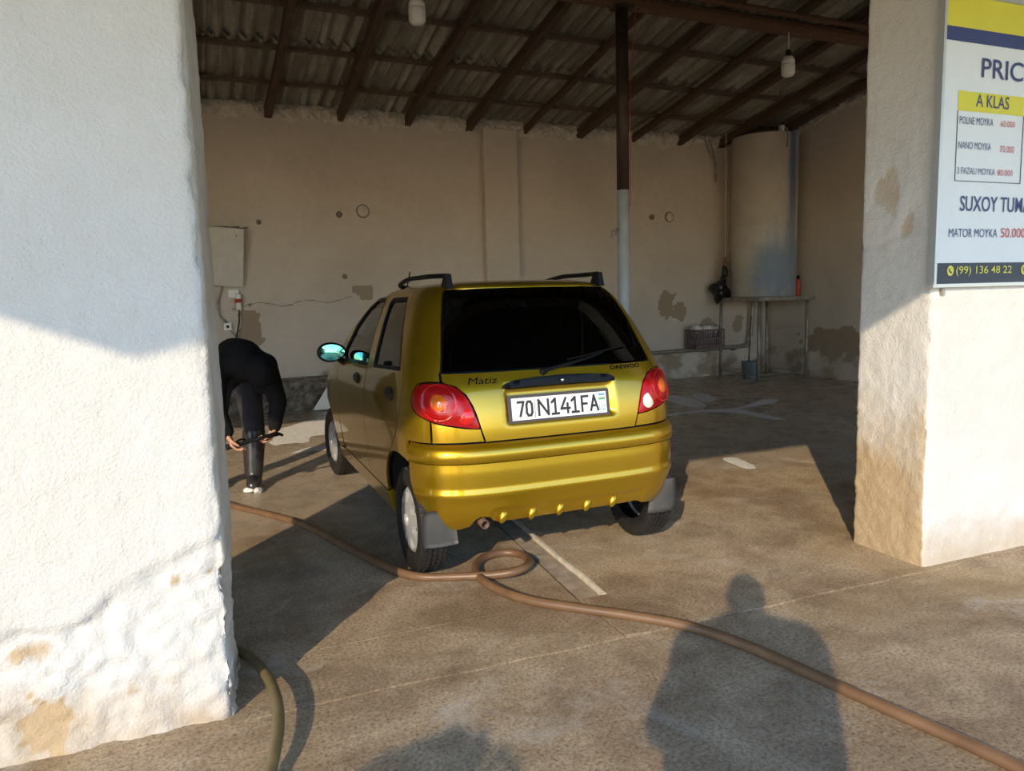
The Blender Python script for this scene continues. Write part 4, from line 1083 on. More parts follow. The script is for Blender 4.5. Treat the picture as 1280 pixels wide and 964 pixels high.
lump('glove', (0, 0, .02), (.035, .05, .09), 8, simple('brown_leather', (.17, .10, .05), .7, var=.2), cl, .3, 12); lump('glove', (-.03, -.02, -.12), (.045, .05, .11), 9, bagm, cl, .4, 12)
MB().tube([(.0, 0, 2.0), (.0, 0, .08)], .004, 6).build('cord', MT['white'], cl)
bk = empty('bucket', tuple(ground(940, 474)) if 0 else (7.93, 9.08, 0), label='grey plastic bucket under the tank stand', cat='bucket')
MB().lathe([(.10, 0), (.105, .004), (.135, .26), (.142, .262), (.142, .275), (.13, .275), (.098, .02), (.0, .02)], 28, cap=False).build('bucket_body', simple('grey_plastic', (.17, .20, .22), .5, var=.1), bk, True)
MB().tube(spline([(-.138, 0, .25), (-.10, -.04, .38), (0, -.06, .42), (.10, -.04, .38), (.138, 0, .25)], 5), .004, 6).build('handle', MT['steel'], bk)
br = empty('broom', (7.98, 9.16, .03), label='thin broom standing in the bucket under the tank', cat='broom')
MB().tube([(0, .02, .2), (.02, .0, .95)], .012, 8).build('stick', MT['rafter'], br)
MB().lathe([(.05, .0), (.035, .12), (.016, .22)], 14).build('brush', MT['batten'], br)

# ---- drain pipe along the back wall, crate on it
wp = empty('wall_pipe', (7.0, YB-.12, .45), label='grey pipe along the foot of the back wall rising under the tank', cat='pipe')
MB().tube(spline([(-2.4, 0, -.02), (0, 0, .0), (1.25, 0, .02), (1.36, 0, .06), (1.40, 0, .16), (1.42, -.01, .50), (1.44, -.02, .80)], 6), .032, 12).build('pipe_run', MT['steel'], wp, True)
MB().lathe([(.042, -.05), (.042, .05)], 14, (1.395, 0, .12)).build('elbow_socket', MT['greypaint'], wp, True)
for x in (-1.6, -.2, .5, 1.1): MB().box((x, .055, -.02), (.03, .11, .05)).build('bracket', MT['steel'], wp)
crm = simple('brown_plastic', (.15, .10, .105), .6, var=.15)
cr = empty('plastic_crate', (7.41, YB-.20, .485), label='brown slatted plastic crate on the wall pipe full of white rags', cat='crate')
W2, D2, H2 = .27, .14, .30
m_ = MB().box((0, 0, .01), (W2*2, D2*2, .02)).build('crate_floor', crm, cr)
for z in (.04, .15, .285):
    for a, b in (((-W2, -D2), (W2, -D2)), ((-W2, D2), (W2, D2)), ((-W2, -D2), (-W2, D2)), ((W2, -D2), (W2, D2))):
        cx_, cy_ = (a[0]+b[0])/2, (a[1]+b[1])/2; MB().box((cx_, cy_, z), (abs(b[0]-a[0])+.016, abs(b[1]-a[1])+.016, .028)).build('rail', crm, cr)
for k in range(13):
    x = -W2 + 2*W2*k/12
    for y in (-D2, D2): MB().box((x, y, .15), (.016, .010, .29)).build('slat', crm, cr)
for k in range(1, 6):
    for x in (-W2, W2): MB().box((x, -D2+2*D2*k/6, .15), (.010, .016, .29)).build('slat', crm, cr)
rag = simple('white_rag', (.62, .60, .57), .9, var=.15, bump=.4)
for k, (x, r0, t_) in enumerate(((-.165, .075, 'nearest the car'), (.0, .075, 'in the middle'), (.165, .075, 'nearest the tank stand'))):
    o = lump('white_rag', (cr.location.x+x, cr.location.y-.01, cr.location.z+.295), (r0, .10, .07), 30+k*3, rag, None, .55, 11)
    tag(o, 'crumpled white rag in the plastic crate, ' + t_, 'rag', 'rags in the crate')

# ---- fittings on the back wall
def disc_on_wall(name, x, z, r, mat, label, cat, d=.03):
    o = MB().lathe([(r*.9, 0), (r, d*.4), (r, d*.8), (r*.85, d), (0, d)], 24, rot=Matrix.Rotation(R(90), 3, 'X')).build(name, mat, None, True)
    o.location = (x, YB-.002, z)
    if 'cap' in name: MB().lathe([(r*1.02, .0), (r*1.02, d*.5), (r*1.16, d*.5), (r*1.16, 0)], 24, rot=Matrix.Rotation(R(90), 3, 'X'), cap=False).build('rim', MT['stone'], o, True)  # dark ring drawn in place of the shadow gap round the cap
    return tag(o, label, cat)
disc_on_wall('vent_cap', 2.10, 2.53, .075, simple('cap_plaster', (.50, .44, .37), .8, var=.1), 'round pale cap on the back wall above the car roof', 'cap')
disc_on_wall('vent_cap', 6.88, 2.54, .07, simple('cap_plaster2', (.50, .45, .38), .8, var=.1), 'round pale cap on the back wall right of the steel post', 'cap')
disc_on_wall('pipe_stub', 1.79, 2.48, .04, MT['stone'], 'dark pipe stub left of the pale cap over the car', 'pipe stub')
disc_on_wall('pipe_stub', 6.55, 2.53, .04, MT['stone'], 'dark pipe stub just right of the steel post', 'pipe stub')
disc_on_wall('pipe_stub', 1.82, 1.69, .032, MT['stone'], 'small dark pipe stub low on the wall above the car mirror', 'pipe stub')
disc_on_wall('pipe_stub', .80, 2.37, .03, MT['stone'], 'small dark pipe stub right of the grey cupboard', 'pipe stub')
fbx = empty('meter_cupboard', (.37, YB, 1.60), label='grey sheet metal cupboard door hanging askew on the back wall', cat='cupboard')
MB().box((0, -.03, .36), (.40, .06, .70)).build('box', MT['stone'], fbx)
gm = simple('grey_sheet_metal', (.50, .47, .44), .5, .1, var=.08)
o = MB().box((0, 0, 0), (.44, .015, .70), bev=.004).build('door', gm, fbx); o.location = (0.0, -.12, .34); o.rotation_euler = (R(7), R(4), R(0))
MB().tube([(.17, -.10, .68), (.30, -.02, .70)], .005, 6).tube([(.17, -.15, .69), (.15, -.16, .58)], .004, 6).build('wire', MT['black'], fbx)
sk = empty('wall_socket', (.50, YB, 1.30), label='white industrial socket with red ring on the back wall', cat='socket')
MB().lathe([(.035, 0), (.035, .09)], 18, (0, -.06, 0)).build('plug', MT['white'], sk, True)
MB().lathe([(.043, .09), (.043, .135)], 18, (0, -.06, 0)).build('ring', MT['red'], sk, True)
MB().lathe([(.038, .135), (.038, .19), (.02, .2)], 18, (0, -.06, 0)).box((-.05, -.03, .20), (.12, .05, .09)).build('housing', MT['white'], sk)
MB().tube(spline([(0, -.06, 0), (-.01, -.06, -.15), (-.05, -.05, -.33), (-.07, -.05, -.50)], 5), .009, 6).build('cable', MT['black'], sk)
jb = empty('junction_box', (.355, YB, 1.06), label='small white junction box on the wall below the cupboard', cat='junction box')
MB().box((0, -.03, .04), (.09, .06, .09), bev=.008).build('case', MT['white'], jb)
MB().lathe([(.018, 0), (.018, .005)], 12, (0, -.065, .04), Matrix.Rotation(R(90), 3, 'X')).build('hole', MT['black'], jb)
MB().tube(spline([(0, -.03, .08), (-.08, -.03, .18), (-.09, -.03, .33), (-.04, -.03, .50), (-.03, -.03, .56)], 6), .014, 8).tube(spline([(.02, -.05, .0), (.09, -.05, -.10), (.12, -.05, -.20)], 5), .008, 6).build('cable', MT['steel'], jb)
# leaning white board behind the car's front
bd = MB().prism([(0, 0), (.55, 0), (.50, .62), (.42, .60)], 0, .012).build('white_board', MT['white']); bd.location = (1.28, YB-.28, .01); bd.rotation_euler = (R(78), 0, R(-3))
tag(bd, 'white board leaning on the back wall beyond the car mirror', 'board')
# pipework in the upper corner
cp = empty('corner_pipe', (7.62, YB-.06, 3.25), label='thin bent pipes under the roof left of the tank', cat='pipe')
MB().tube(spline([(-.12, 0, .52), (-.02, 0, .30), (.08, 0, .16), (.10, 0, .0), (.10, 0, -.16)], 5), .014, 8).build('pipe_run', MT['steel'], cp)
MB().tube(spline([(-.04, 0, .5), (.06, 0, .28), (.09, 0, .18)], 5), .012, 8).build('branch_pipe', MT['steel'], cp)

# ---- hoses on the floor
def hose_mat(name, a, b_):
    m, nt, b = new_mat(name); L = nt.links.new; ge = node(nt, 'ShaderNodeNewGeometry'); n = fnoise(nt, 7, 6, .6, ge.outputs['Position'])
    L(ramp(nt, n, [(.3, a), (.7, b_)]), b.inputs['Base Color']); b.inputs['Roughness'].default_value = .42; return m
hm = hose_mat('brown_hose', (.13, .070, .037), (.20, .112, .06))
def gpts(px): return [ground(x, y, z) for x, y, z in px]
RH = .021
hp = [(262, 622, RH), (290, 632, RH), (335, 643, RH), (380, 656, RH), (430, 682, RH), (480, 707, RH), (520, 720.5, RH), (570, 721, RH), (620, 718.5, RH+.008), (648, 713, RH+.022),
      (662, 703, RH+.012), (652, 693.5, RH), (628, 691, RH), (606, 697, RH), (595, 708, RH), (600, 722, RH), (625, 738, RH), (665, 751, RH), (720, 760, RH), (790, 770, RH), (860, 783, RH), (930, 806, RH), (1000, 836, RH), (1070, 868, RH), (1140, 899, RH), (1210, 930, RH), (1290, 968, RH), (1420, 1035, RH)]
h1 = MB().tube(spline(gpts(hp), 7), RH, 14).build('water_hose', hm, None, True)
tag(h1, 'long brown rubber hose looped on the floor behind the car', 'hose')
hm2 = hose_mat('olive_hose', (.10, .075, .035), (.17, .13, .06))
b0 = ground(340, 890, .0)
h2p = [(-.55, 3.05, .021), (-.2, 2.99, .021), (.05, 2.92, .024), (.135, 2.78, .05), (.165, 2.62, .09)] + [tuple(on_y(343, 880, 2.42)), tuple(on_y(349, 912, 2.26)), tuple(on_y(341, 964, 2.08)), tuple(on_y(310, 1050, 1.80))]
h2p[5] = (h2p[5][0], 2.42, max(.05, min(h2p[5][2], .12))); 
h2 = MB().tube(spline(gpts([(262, 800, .021), (300, 815, .03), (322, 830, .05), (338, 853, .065), (347, 880, .065), (348, 912, .06), (343, 942, .05), (336, 972, .03), (318, 1030, .021), (290, 1100, .021)]), 8), .0185, 14).build('water_hose', hm2, None, True)
tag(h2, 'dark olive hose curling round the foot of the left pillar', 'hose')

# ---- soap foam on the wet floor, and pale patches for its reflections
fm, nt_, b_ = new_mat('foam_and_sheen'); b_.inputs['Base Color'].default_value = (.72, .74, .76, 1); b_.inputs['Roughness'].default_value = .6
_n = fnoise(nt_, 30, 6, .7, node(nt_, 'ShaderNodeNewGeometry').outputs['Position']); bumpn(nt_, b_, _n, .6, .01)
nt_.links.new(ramp(nt_, _n, [(.35, (.62, .61, .60)), (.6, (.86, .86, .86))]), b_.inputs['Base Color'])
_a = fnoise(nt_, 7, 7, .7, node(nt_, 'ShaderNodeNewGeometry').outputs['Position'], .8); nt_.links.new(ramp(nt_, _a, [(.22, (.45,)*3), (.42, (1,)*3)]), b_.inputs['Alpha'])
def foam(px, label):
    P = [ground(x, y) for x, y in px]; sp_ = spline(P, 5, True); rg_ = random.Random(len(px))
    poly = [(p_.x + .012*fbm(p_.x*9, p_.y*9, 1), p_.y + .03*fbm(p_.x*9, p_.y*9, 2)) for p_ in sp_]
    V, T, B = fill([np.array(poly)], .06); bs = set(B[0])
    o = mesh_obj('foam_and_sheen', [(x, y, .002 if i in bs else .005+.003*fbm(x*12, y*12, 0)) for i, (x, y) in enumerate(V)], T, fm, None, True)
    stuff(o); tag(o, label, 'foam', 'soap foam on the floor')
k_ = .311; ox, oy = 820, 420
foam([(ox+x*k_, oy+y*k_) for x, y in [(30, 318), (120, 304), (200, 296), (320, 290), (420, 258), (482, 256), (478, 270), (400, 281), (345, 297), (430, 316), (525, 336), (440, 333), (330, 311), (180, 308), (60, 322)]], 'branching white soap foam on the wet floor right of the car')
foam([(ox+x*k_, oy+y*k_) for x, y in [(268, 495), (320, 491), (398, 526), (372, 537), (310, 516)]], 'small white soap streak on the sunlit floor right of the car')
foam([(ox+x*k_, oy+y*k_) for x, y in [(50, 238), (140, 252), (205, 283), (150, 287), (50, 262)]], 'pale patch put in for a floor reflection, nearest the right tail lamp')  # dull reflection streak on the floor, drawn as a pale patch
foam([(ox+x*k_, oy+y*k_) for x, y in [(145, 235), (190, 231), (242, 258), (190, 266)]], 'small pale patch put in for a floor reflection in front of the tank stand')  # second reflection streak, also drawn with the foam colour
k_ = .166; ox, oy = 270, 440
foam([(ox+x*k_, oy+y*k_) for x, y in [(400, 600), (560, 560), (850, 480), (880, 600), (720, 640), (690, 680), (560, 690), (420, 700)]], 'broad soap foam patch between the bending man and the front wheel')
foam([(ox+x*k_, oy+y*k_) for x, y in [(560, 768), (740, 712), (900, 705), (890, 738), (700, 752)]], 'thin soap foam streak beside the front wheel')

# ---- price board on the right pillar
WALLDIR = Vector((3.02, -.09, 0)).normalized()
sb = empty('price_board', (3.160, 2.392, 0), math.atan2(WALLDIR.y, WALLDIR.x), label='printed car wash price board with yellow, blue and white fields', cat='sign')
def prt(name, col): return simple(name, col, .55, var=.02)
wht, yel, nav, blk, redp = prt('print_white', (.66, .70, .74)), prt('print_yellow', (.62, .58, .05)), prt('print_navy', (.035, .05, .17)), prt('print_black', (.035, .04, .06)), prt('print_red', (.52, .10, .10))
SBW = 1.30; S0 = on_y(1174, 354, 2.375); SZ0, SZ1 = 1.375, 2.66
NX = [0]
def spx(px, py):
    """photo pixel on the board -> board x, z"""
    d = ray(px, py); n = Vector((-WALLDIR.y, WALLDIR.x, 0)); o0 = Vector((3.160, 2.392, 0)); t = (o0 - Vector((0, 0, CAM_H))).dot(n)/d.dot(n); q = Vector((0, 0, CAM_H)) + d*t - o0
    return q.dot(WALLDIR), q.z
def flat(name, poly, mat, lift):
    n = len(poly); o = mesh_obj(name, [(x, -lift, z) for x, z in poly], [tuple(range(n))], mat, sb); return o
MB().box((SBW/2, .012, (SZ0+SZ1)/2), (SBW, .024, SZ1-SZ0)).build('panel', wht, sb)
fr_ = MB()
for c, d in (((SBW/2, .006, SZ0-.006), (SBW+.04, .034, .016)), ((SBW/2, .006, SZ1+.006), (SBW+.04, .034, .016)), ((-.008, .006, (SZ0+SZ1)/2), (.016, .034, SZ1-SZ0)), ((SBW+.008, .006, (SZ0+SZ1)/2), (.016, .034, SZ1-SZ0))): fr_.box(c, d)
fr_.build('frame', simple('aluminium', (.55, .57, .58), .4, .5), sb)
rect = lambda x0, x1, z0, z1: [(x0, z0), (x1, z0), (x1, z1), (x0, z1)]
def spread(name, top, bot, mat, lift=.002):   # full-width field between two photo heights at the left edge
    flat(name, rect(0.0, SBW, bot, top), mat, lift)
zt = lambda px, py: spx(px, py)[1]
z_a, z_b = zt(1189, 32), zt(1189, 50)
spread('yellow_header', SZ1, z_a, yel); spread('navy_header', z_a, z_b, nav)
z0b = zt(1177, 329); spread('phone_strip', z0b, SZ0, blk)
x0, zA = spx(1198, 113); x1, zB = spx(1279, 146); xw = x1-x0
flat('class_strip', rect(x0, x0+xw, zt(1198, 138), zA), yel, .002)
zc0 = zt(1194, 226)
bx_ = MB(); t_ = .003
for c, d in (((x0+xw/2, -.002, zc0), (xw, .002, t_)), ((x0, -.002, (zc0+zt(1198, 138))/2), (t_, .002, zt(1198, 138)-zc0)), ((x0+xw, -.002, (zc0+zt(1198, 138))/2), (t_, .002, zt(1198, 138)-zc0))): bx_.box(c, d)
bx_.build('price_frame', blk, sb)
def letters(txt, px0, py0, px1, py1, mat, bold=.006, name='lettering'):
    """text box given by photo pixels: lower left, upper right"""
    a = spx(px0, py0); b = spx(px1, py1); V, Fc = fit_text(txt, a[0], b[0], a[1], b[1], bold)
    return mesh_obj(name, [(x, -.004, z) for x, z in V], [f for f in Fc], mat, sb)
ax, az = spx(1226, 97); bz = spx(1226, 72)[1]; cw = (spx(1279, 99)[0]-ax)/4
V, Fc = fit_text('PRICE', ax, ax+cw*4.95, az, bz, .008); mesh_obj('lettering', [(x, -.004, z) for x, z in V], Fc, nav, sb)
letters('A KLAS', 1219, 133.5, 1261, 122, nav)
letters('POLNE MOYKA', 1198.5, 154.5, 1241, 149, nav, -.004); letters('NANO MOYKA', 1197, 185.5, 1238, 179.5, nav, -.004); letters('3 FAZALI MOYKA', 1195.5, 217, 1243, 211.5, nav, -.004)
letters('60.000', 1250, 158.5, 1268, 152.5, redp, -.004); letters('70.000', 1249, 190.5, 1267, 183.5, redp, -.004); letters('80.000', 1246, 219.5, 1265, 213, redp, -.004)
a = spx(1199, 264); b = spx(1282, 247.5); V, Fc = fit_text('SUXOY TUMAN', a[0], a[0]+(b[0]-a[0])*1.19, a[1], b[1], .008); mesh_obj('lettering', [(x, -.004, z) for x, z in V], Fc, nav, sb)
letters('MATOR MOYKA', 1185, 296.5, 1246, 286.5, nav, -.004); letters('50.000', 1250, 297, 1281, 285.5, redp, .003)
ylt = prt('print_yellow_text', (.62, .58, .08)); letters('(99) 136 48 22', 1194, 345.5, 1264, 332, ylt, .002)
def phone_mark(px, py):
    cx_, cz_ = spx(px, py); r_ = .022; flat('phone_mark', [(cx_+r_*math.cos(t), cz_+1.1*r_*math.sin(t)) for t in np.linspace(0, 2*math.pi, 24, endpoint=False)], ylt, .004)
    arc = [(cx_-.008+.010*math.cos(t), cz_+.008+.010*math.sin(t)) for t in np.linspace(math.pi*.95, math.pi*1.55, 7)]
    q = [(cx_-.010, cz_+.012), (cx_-.004, cz_+.010), (cx_-.006, cz_+.003), (cx_+.002, cz_-.005), (cx_+.008, cz_-.004), (cx_+.010, cz_-.010), (cx_+.003, cz_-.013), (cx_-.006, cz_-.006), (cx_-.012, cz_+.004)]
    flat('handset', q[::-1], blk, .0055)
phone_mark(1187, 338.5); phone_mark(1279, 337)
# junction screw below the board
o = MB().box((0, 0, 0), (.02, .03, .03)).build('clip', MT['steel'], sb); o.location = (.07, .02, SZ0-.035)
# ================================================================ PEOPLE
def remeshed(mb, voxel, smooth=4, name='body'):
    """fuse overlapping shapes into one continuous smooth skin"""
    me = bpy.data.meshes.new(name); me.from_pydata([tuple(v) for v in mb.v], [], mb.f); me.update()
    bm = bmesh.new(); bm.from_mesh(me); bmesh.ops.recalc_face_normals(bm, faces=bm.faces); bm.to_mesh(me); bm.free()
    o = bpy.data.objects.new(name, me); COL.objects.link(o)
    m = o.modifiers.new('remesh', 'REMESH'); m.mode = 'VOXEL'; m.voxel_size = voxel; m.use_smooth_shade = True
    s = o.modifiers.new('smooth', 'SMOOTH'); s.factor = .5; s.iterations = smooth
    dg = bpy.context.evaluated_depsgraph_get(); dg.update(); out = bpy.data.meshes.new_from_object(o.evaluated_get(dg))
    bpy.data.objects.remove(o); out.polygons.foreach_set('use_smooth', [True]*len(out.polygons)); return out
def put(name, me, mat, parent):
    o = bpy.data.objects.new(name, me); COL.objects.link(o); o.parent = parent; me.materials.clear(); me.materials.append(mat); return o
def limb(mb, pts, rad, n=14):
    """chain of tapered capsules"""
    for i in range(len(pts)-1):
        a, b = Vector(pts[i]), Vector(pts[i+1]); k = 4
        mb.tube([a.lerp(b, t/k) for t in range(k+1)], 1, n, True, [rad[i]+(rad[i+1]-rad[i])*t/k for t in range(k+1)])
    for p_, r_ in zip(pts, rad): mb.sphere(p_, r_, n, 10)
    return mb
def hand(mb, wrist, d, nrm, side, curl=(35, 45, 30), spread=.0):
    """palm and five fingers; d: direction of the hand, nrm: palm side, side: +1 thumb towards d x nrm"""
    d = Vector(d).normalized(); nrm = (Vector(nrm) - d*Vector(nrm).dot(d)).normalized(); t = d.cross(nrm)*side; w_ = Vector(wrist); kn = []
    for k, (o_, ln) in enumerate(((.033, .088), (.011, .093), (-.011, .089), (-.031, .080))):
        b = w_ + d*ln + t*o_; kn.append(b); limb(mb, [w_ + t*o_*.6 + d*.01, b], [.015, .0115], 8)
        L_ = ((.042, .025, .020), (.046, .029, .021), (.043, .027, .020), (.033, .020, .018))[k]; p_ = b; a = 0; chain = [b]
        for q in range(3):
            a += curl[q]; dd = d*math.cos(R(a)) + nrm*math.sin(R(a)) + t*spread*(o_/.03); p_ = p_ + dd.normalized()*L_[q]; chain.append(p_)
        limb(mb, chain, [.0105, .0095, .0088, .0078], 8)
    b = w_ + d*.028 + t*.030; c1 = b + (d*.6 + t*.62 + nrm*.35).normalized()*.042; c2 = c1 + (d*.8 + t*.15 + nrm*.6).normalized()*.030; c3 = c2 + (d*.85 - t*.05 + nrm*.55).normalized()*.024
    limb(mb, [w_ + t*.012 + d*.01, b, c1, c2, c3], [.017, .016, .0125, .0110, .0092], 8)
def head(mb, c, fwd, up):
    """skull, jaw, nose, ears; returns rotation with x right, y forward, z up"""
    f = Vector(fwd).normalized(); u = (Vector(up) - f*Vector(up).dot(f)).normalized(); r_ = f.cross(u); M_ = Matrix((r_, f, u)).transposed(); c = Vector(c)
    mb.sphere(c, (.074, .095, .100), 20, 14, M_); mb.sphere(c + M_ @ Vector((0, .032, -.060)), (.055, .060, .060), 16, 12, M_)
    mb.sphere(c + M_ @ Vector((0, .075, -.100)), (.024, .022, .020), 10, 8, M_)
    limb(mb, [c + M_ @ Vector((0, .092, .012)), c + M_ @ Vector((0, .112, -.025))], [.009, .014], 8)
    mb.sphere(c + M_ @ Vector((0, .094, -.062)), (.024, .010, .008), 10, 8, M_)
    for s in (-1, 1):
        mb.sphere(c + M_ @ Vector((s*.077, -.005, -.012)), (.010, .020, .032), 10, 8, M_); mb.sphere(c + M_ @ Vector((s*.034, .078, .022)), (.022, .012, .008), 10, 8, M_)
    return M_
SKIN = simple('skin', (.50, .27, .18), .55, var=.12, vscale=30); SKIN.node_tree.nodes['Principled BSDF'].inputs['Subsurface Weight'].default_value = .12
JKT = simple('black_sweater', (.008, .008, .010), .9, spec=.2, var=.25, vscale=30, bump=.4, bscale=60)
TRS = simple('dark_trousers', (.026, .024, .034), .85, var=.45, vscale=12, bump=.3, bscale=40); BOOT = simple('black_rubber_boot', (.030, .027, .030), .3, var=.3, vscale=14)
EYE = simple('eye_white', (.7, .68, .65), .2); IRIS = simple('eye_dark', (.03, .02, .015), .2); HAIR = simple('dark_hair', (.02, .016, .013), .7)

def figure(root, J, headc, fwd, up, hands, coat=0.0):
    """J: joints; root empty carries body, clothes, eyes"""
    b = MB(); V_ = lambda k: Vector(J[k])
    mid = V_('hipL').lerp(V_('hipR'), .5)
    limb(b, [J['pelvis'], J['spine'], J['chest'], J['neck'], headc], [.115, .115, .125, .055, .055])
    limb(b, [V_('chest'), V_('shL')], [.10, .062]); limb(b, [V_('chest'), V_('shR')], [.10, .062])
    for s in 'LR':
        limb(b, [J['sh'+s], J['el'+s], J['wr'+s]], [.058, .042, .029]); limb(b, [J['pelvis'], J['hip'+s], J['kn'+s], J['an'+s]], [.10, .085, .055, .034]); limb(b, [J['an'+s], J['toe'+s]], [.034, .028])
    M_ = head(b, headc, fwd, up)
    for (k, d, n_, sd, cu) in hands: hand(b, J['wr'+k], d, n_, sd, cu)
    put('body', remeshed(b, .0055, 3), SKIN, root)
    j = MB(); limb(j, [J['pelvis'], J['spine'], J['chest']], [.150, .155, .160], 18); limb(j, [J['chest'], Vector(J['chest']).lerp(Vector(J['neck']), .85)], [.14, .085])
    for s in 'LR':
        limb(j, [J['chest'], J['sh'+s]], [.145, .088]); w2 = V_('el'+s).lerp(V_('wr'+s), .93); limb(j, [J['sh'+s], J['el'+s], w2], [.085, .066, .048])
    if coat:
        limb(j, [J['chest'], J['pelvis'], Vector(J['pelvis']) - Vector((0, 0, .30))], [.15+coat*.5, .15+coat, .16+coat], 18)
        for s in 'LR': limb(j, [Vector(J['neck']) + Vector((0, 0, -.01)), V_('sh'+s)], [.085, .085+coat*.4]); limb(j, [V_('sh'+s), V_('pelvis').lerp(V_('hip'+s), .9)], [.09+coat*.4, .12+coat*.5])
    put('jacket', remeshed(j, .012, 6, 'jacket'), JKT, root)
    t = MB()
    for s in 'LR':
        a2 = V_('kn'+s).lerp(V_('an'+s), .45); limb(t, [J['pelvis'], J['hip'+s], J['kn'+s], a2], [.135, .108, .080, .068], 16)
    put('trousers', remeshed(t, .012, 5, 'trousers'), TRS, root)
    for s in 'LR':
        q = MB(); k2 = V_('kn'+s).lerp(V_('an'+s), .10); limb(q, [k2, V_('kn'+s).lerp(V_('an'+s), .5), J['an'+s]], [.084, .078, .066], 16); to = V_('toe'+s); an = V_('an'+s)
        limb(q, [an + Vector((0, 0, -.045)), to], [.058, .050]); dd = (to-an).normalized(); limb(q, [an + Vector((0, 0, -.05)) - Vector((dd.x, dd.y, 0))*.035, an], [.045, .05])
        for k3, v3 in enumerate(q.v):
            if v3[2] < .004: q.v[k3] = (v3[0], v3[1], .004)
        put('boot', remeshed(q, .009, 3, 'boot'), BOOT, root)
    c = Vector(headc)
    for s in (-1, 1):
        MB().sphere(c + M_ @ Vector((s*.034, .084, .012)), (.013, .008, .009), 12, 8, M_).build('eye', EYE, root, True); MB().sphere(c + M_ @ Vector((s*.034, .0905, .012)), (.006, .003, .006), 10, 6, M_).build('iris', IRIS, root, True)
    return M_

# ---- man bending over beside the left pillar, facing the street
pm_ = empty('person', (.31, 5.67, 0), label='person in black sweater bending forward in rubber boots behind the left pillar', cat='person')
def rel(p_): return (p_[0]-.31, p_[1]-5.67, p_[2])
J = dict(pelvis=(.23, 5.98, .86), spine=(.25, 5.84, .97), chest=(.28, 5.60, .965), neck=(.35, 5.36, .93), shL=(.435, 5.52, .93), elL=(.505, 5.52, .66), wrL=(.468, 5.50, .475), shR=(.115, 5.52, .93), elR=(.085, 5.46, .66), wrR=(.150, 5.44, .475),
         hipL=(.325, 5.98, .82), knL=(.345, 5.79, .44), anL=(.318, 5.74, .10), toeL=(.300, 5.60, .045), hipR=(.13, 6.0, .82), knR=(.07, 5.88, .44), anR=(.05, 5.90, .10), toeR=(.03, 5.76, .045))
J = {k: rel(v) for k, v in J.items()}
hc = rel((.375, 5.27, .895))
M_ = figure(pm_, J, hc, (.05, -.42, -.90), (.1, -.90, .42), [('L', (-.45, -.12, -.85), (-.85, -.1, .45), -1, (48, 55, 35)), ('R', (.30, -.05, -.95), (.90, -.2, .3), 1, (30, 35, 25))])
cap_ = MB().sphere((0, 0, 0), (1, 1, 1), 28, 18); V = []
for x, y, z in cap_.v:
    zz = z*.115 if z > -.15 else -.15*.115; V.append(Vector(hc) + M_ @ Vector((x*.092, y*.112 - .004, zz + .018)))
mesh_obj('cap', V, cap_.f, JKT, pm_, True)
bd_ = MB(); n = 20
bv = [(.085*math.cos(t)*(1), .10 + .0*t, 0) for t in (0,)]
vb = [Vector(hc) + M_ @ Vector((.078*math.cos(t), .075 + .075*math.sin(t), .020 - .02*math.sin(t) + dz)) for dz in (0, .006) for t in np.linspace(0, math.pi, 14)]
mesh_obj('cap_peak', vb, [tuple(range(13, -1, -1)), tuple(range(14, 28))] + [(k, (k+1) % 14, 14+(k+1) % 14, 14+k) for k in range(14)], JKT, pm_)
for k, q in enumerate(((-.01, -.10, .03), (.02, -.14, .02), (-.035, -.12, .025), (.0, -.06, .06))):
    o = lump('foam_splash', Vector(rel((.305, 5.70, 0))) + Vector(q), (.035, .045, .022), 40+k, fm, pm_, .5, 20, 14, 8)
ln_ = empty('spray_lance', (.15, 5.40, .40), label='black spray lance held across the knee by the bending person', cat='spray lance')
a_, b2 = Vector((-.02, .02, -.02)), Vector((.335, .03, .045))
MB().tube([a_, a_.lerp(b2, .3), a_.lerp(b2, .6), b2], .012, 10, rad=[.020, .014, .013, .018]).build('barrel', MT['black'], ln_, True)
MB().tube([b2, b2 + Vector((.03, .02, -.02))], .010, 8).build('hose_tail', MT['black'], ln_)
MB().tube(spline([(.05, .08, .0), (.10, .30, -.02), (.20, .36, -.05), (.285, .30, -.02), (.30, .12, .03)], 6), .008, 8).build('strap', MT['black'], ln_)

# ---- the photographer, just behind the camera
pp = empty('person', (-.20, -.36, 0), label='person standing in the street taking the picture, phone held up', cat='person')
ca, sa = math.cos(-YAW), math.sin(-YAW)
def fr(x, y, z): return (x*ca - y*sa, x*sa + y*ca, z)      # x right, y the way the camera looks
J = dict(pelvis=fr(0, 0, .90), spine=fr(0, 0, 1.08), chest=fr(0, 0, 1.28), neck=fr(0, .02, 1.45), shL=fr(-.19, 0, 1.36), elL=fr(-.235, .15, 1.10), wrL=fr(-.02, .235, 1.31), shR=fr(.19, 0, 1.36), elR=fr(.215, .14, 1.09), wrR=fr(.14, .235, 1.31),
         hipL=fr(-.10, 0, .87), knL=fr(-.12, .02, .47), anL=fr(-.13, -.01, .10), toeL=fr(-.15, .14, .045), hipR=fr(.10, 0, .87), knR=fr(.12, .02, .47), anR=fr(.13, -.01, .10), toeR=fr(.15, .14, .045))
hc = fr(0, .03, 1.575)
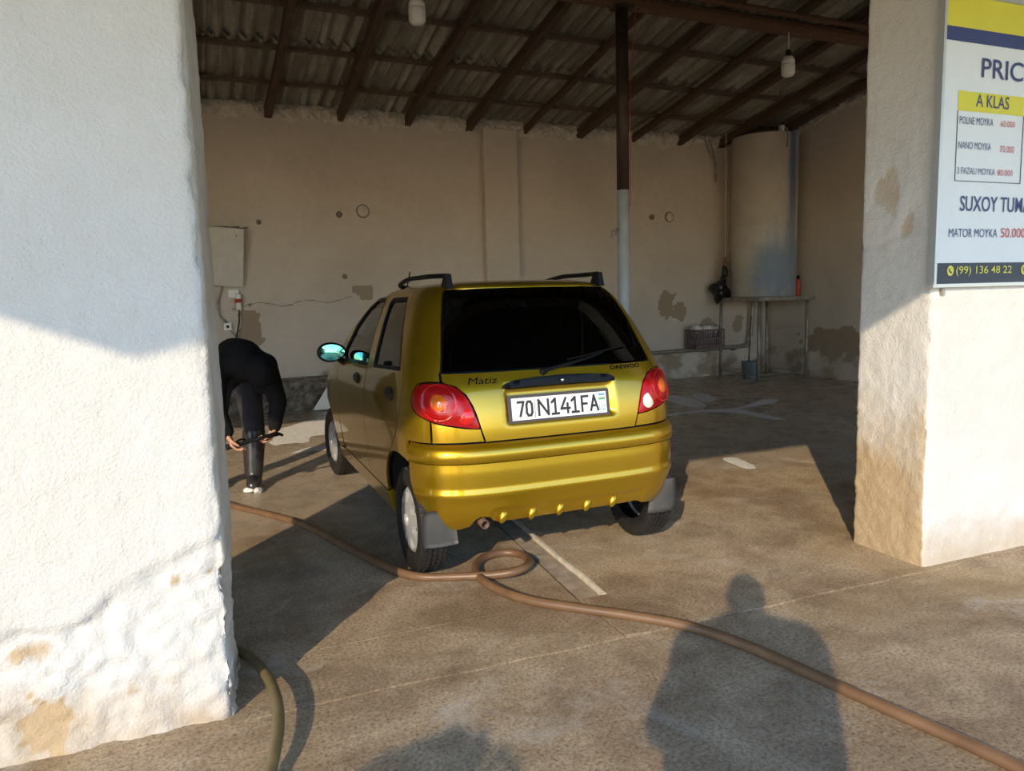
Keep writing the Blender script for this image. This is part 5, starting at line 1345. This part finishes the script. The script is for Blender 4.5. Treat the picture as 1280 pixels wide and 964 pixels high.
figure(pp, J, hc, fr(.05, 1, -.15), (0, 0, 1), [('L', fr(.35, .15, .9), fr(.9, .1, -.2), 1, (25, 40, 30)), ('R', fr(-.35, .15, .9), fr(-.9, .1, -.2), -1, (25, 40, 30))], .06)
c = Vector(hc); s = MB().sphere((0, 0, 0), (1, 1, 1), 24, 14); V = []
for x, y, z in s.v:
    if y > .45 and z < .45: y = .3
    if z < -.5: z = -.5
    V.append(c + Vector(fr(x*.084, y*.105 - .012, z*.108 + .012)))
mesh_obj('hair', V, s.f, HAIR, pp, True)
ph = empty('phone', tuple(Vector((-.20, -.36, 0)) + Vector(fr(.06, .275, 1.345))), -YAW, label='black phone held up by the person taking the picture', cat='phone')
MB().box((0, 0, .02), (.155, .009, .075), None, .004).build('phone_case', MT['black'], ph)
MB().box((0, -.0052, .02), (.146, .001, .068)).build('screen', simple('phone_glass', (.02, .02, .022), .08), ph)

# ---- unseen shrub behind the camera, added to cast the foreground shadow
sh = empty('shadow_shrub', (-1.62, -.72, 0), label='round green shrub in a concrete tub, added out of view to cast a foreground shadow', cat='shrub')
MB().lathe([(.20, 0), (.26, .38), (.28, .40), (.28, .44), (.24, .44), (.22, .36), (0, .36)], 28, cap=False).build('tub', MT['cement'], sh, True)
MB().tube([(0, 0, .3), (.02, .01, .8), (0, 0, 1.1)], .03, 8, rad=[.035, .03, .02]).build('stem', MT['rafter'], sh)
lg = random.Random(4); lv = []; lf = []
for k in range(2600):
    u_ = lg.uniform(-1, 1); a = lg.uniform(0, 2*math.pi); q = math.sqrt(1-u_*u_); rr = .36*lg.uniform(.55, 1.0)**.5
    c = Vector((q*math.cos(a)*rr, q*math.sin(a)*rr, 1.16 + u_*rr*1.0)); x = Vector((lg.uniform(-1, 1), lg.uniform(-1, 1), lg.uniform(-1, 1))).normalized(); y = x.cross(Vector((lg.uniform(-1, 1), lg.uniform(-1, 1), 1))).normalized(); b = len(lv)
    lv += [c - x*.03, c + y*.014, c + x*.03, c - y*.014]; lf.append((b, b+1, b+2, b+3))
stuff(mesh_obj('foliage', lv, lf, simple('shrub_leaf', (.07, .13, .03), .6, var=.3), sh))
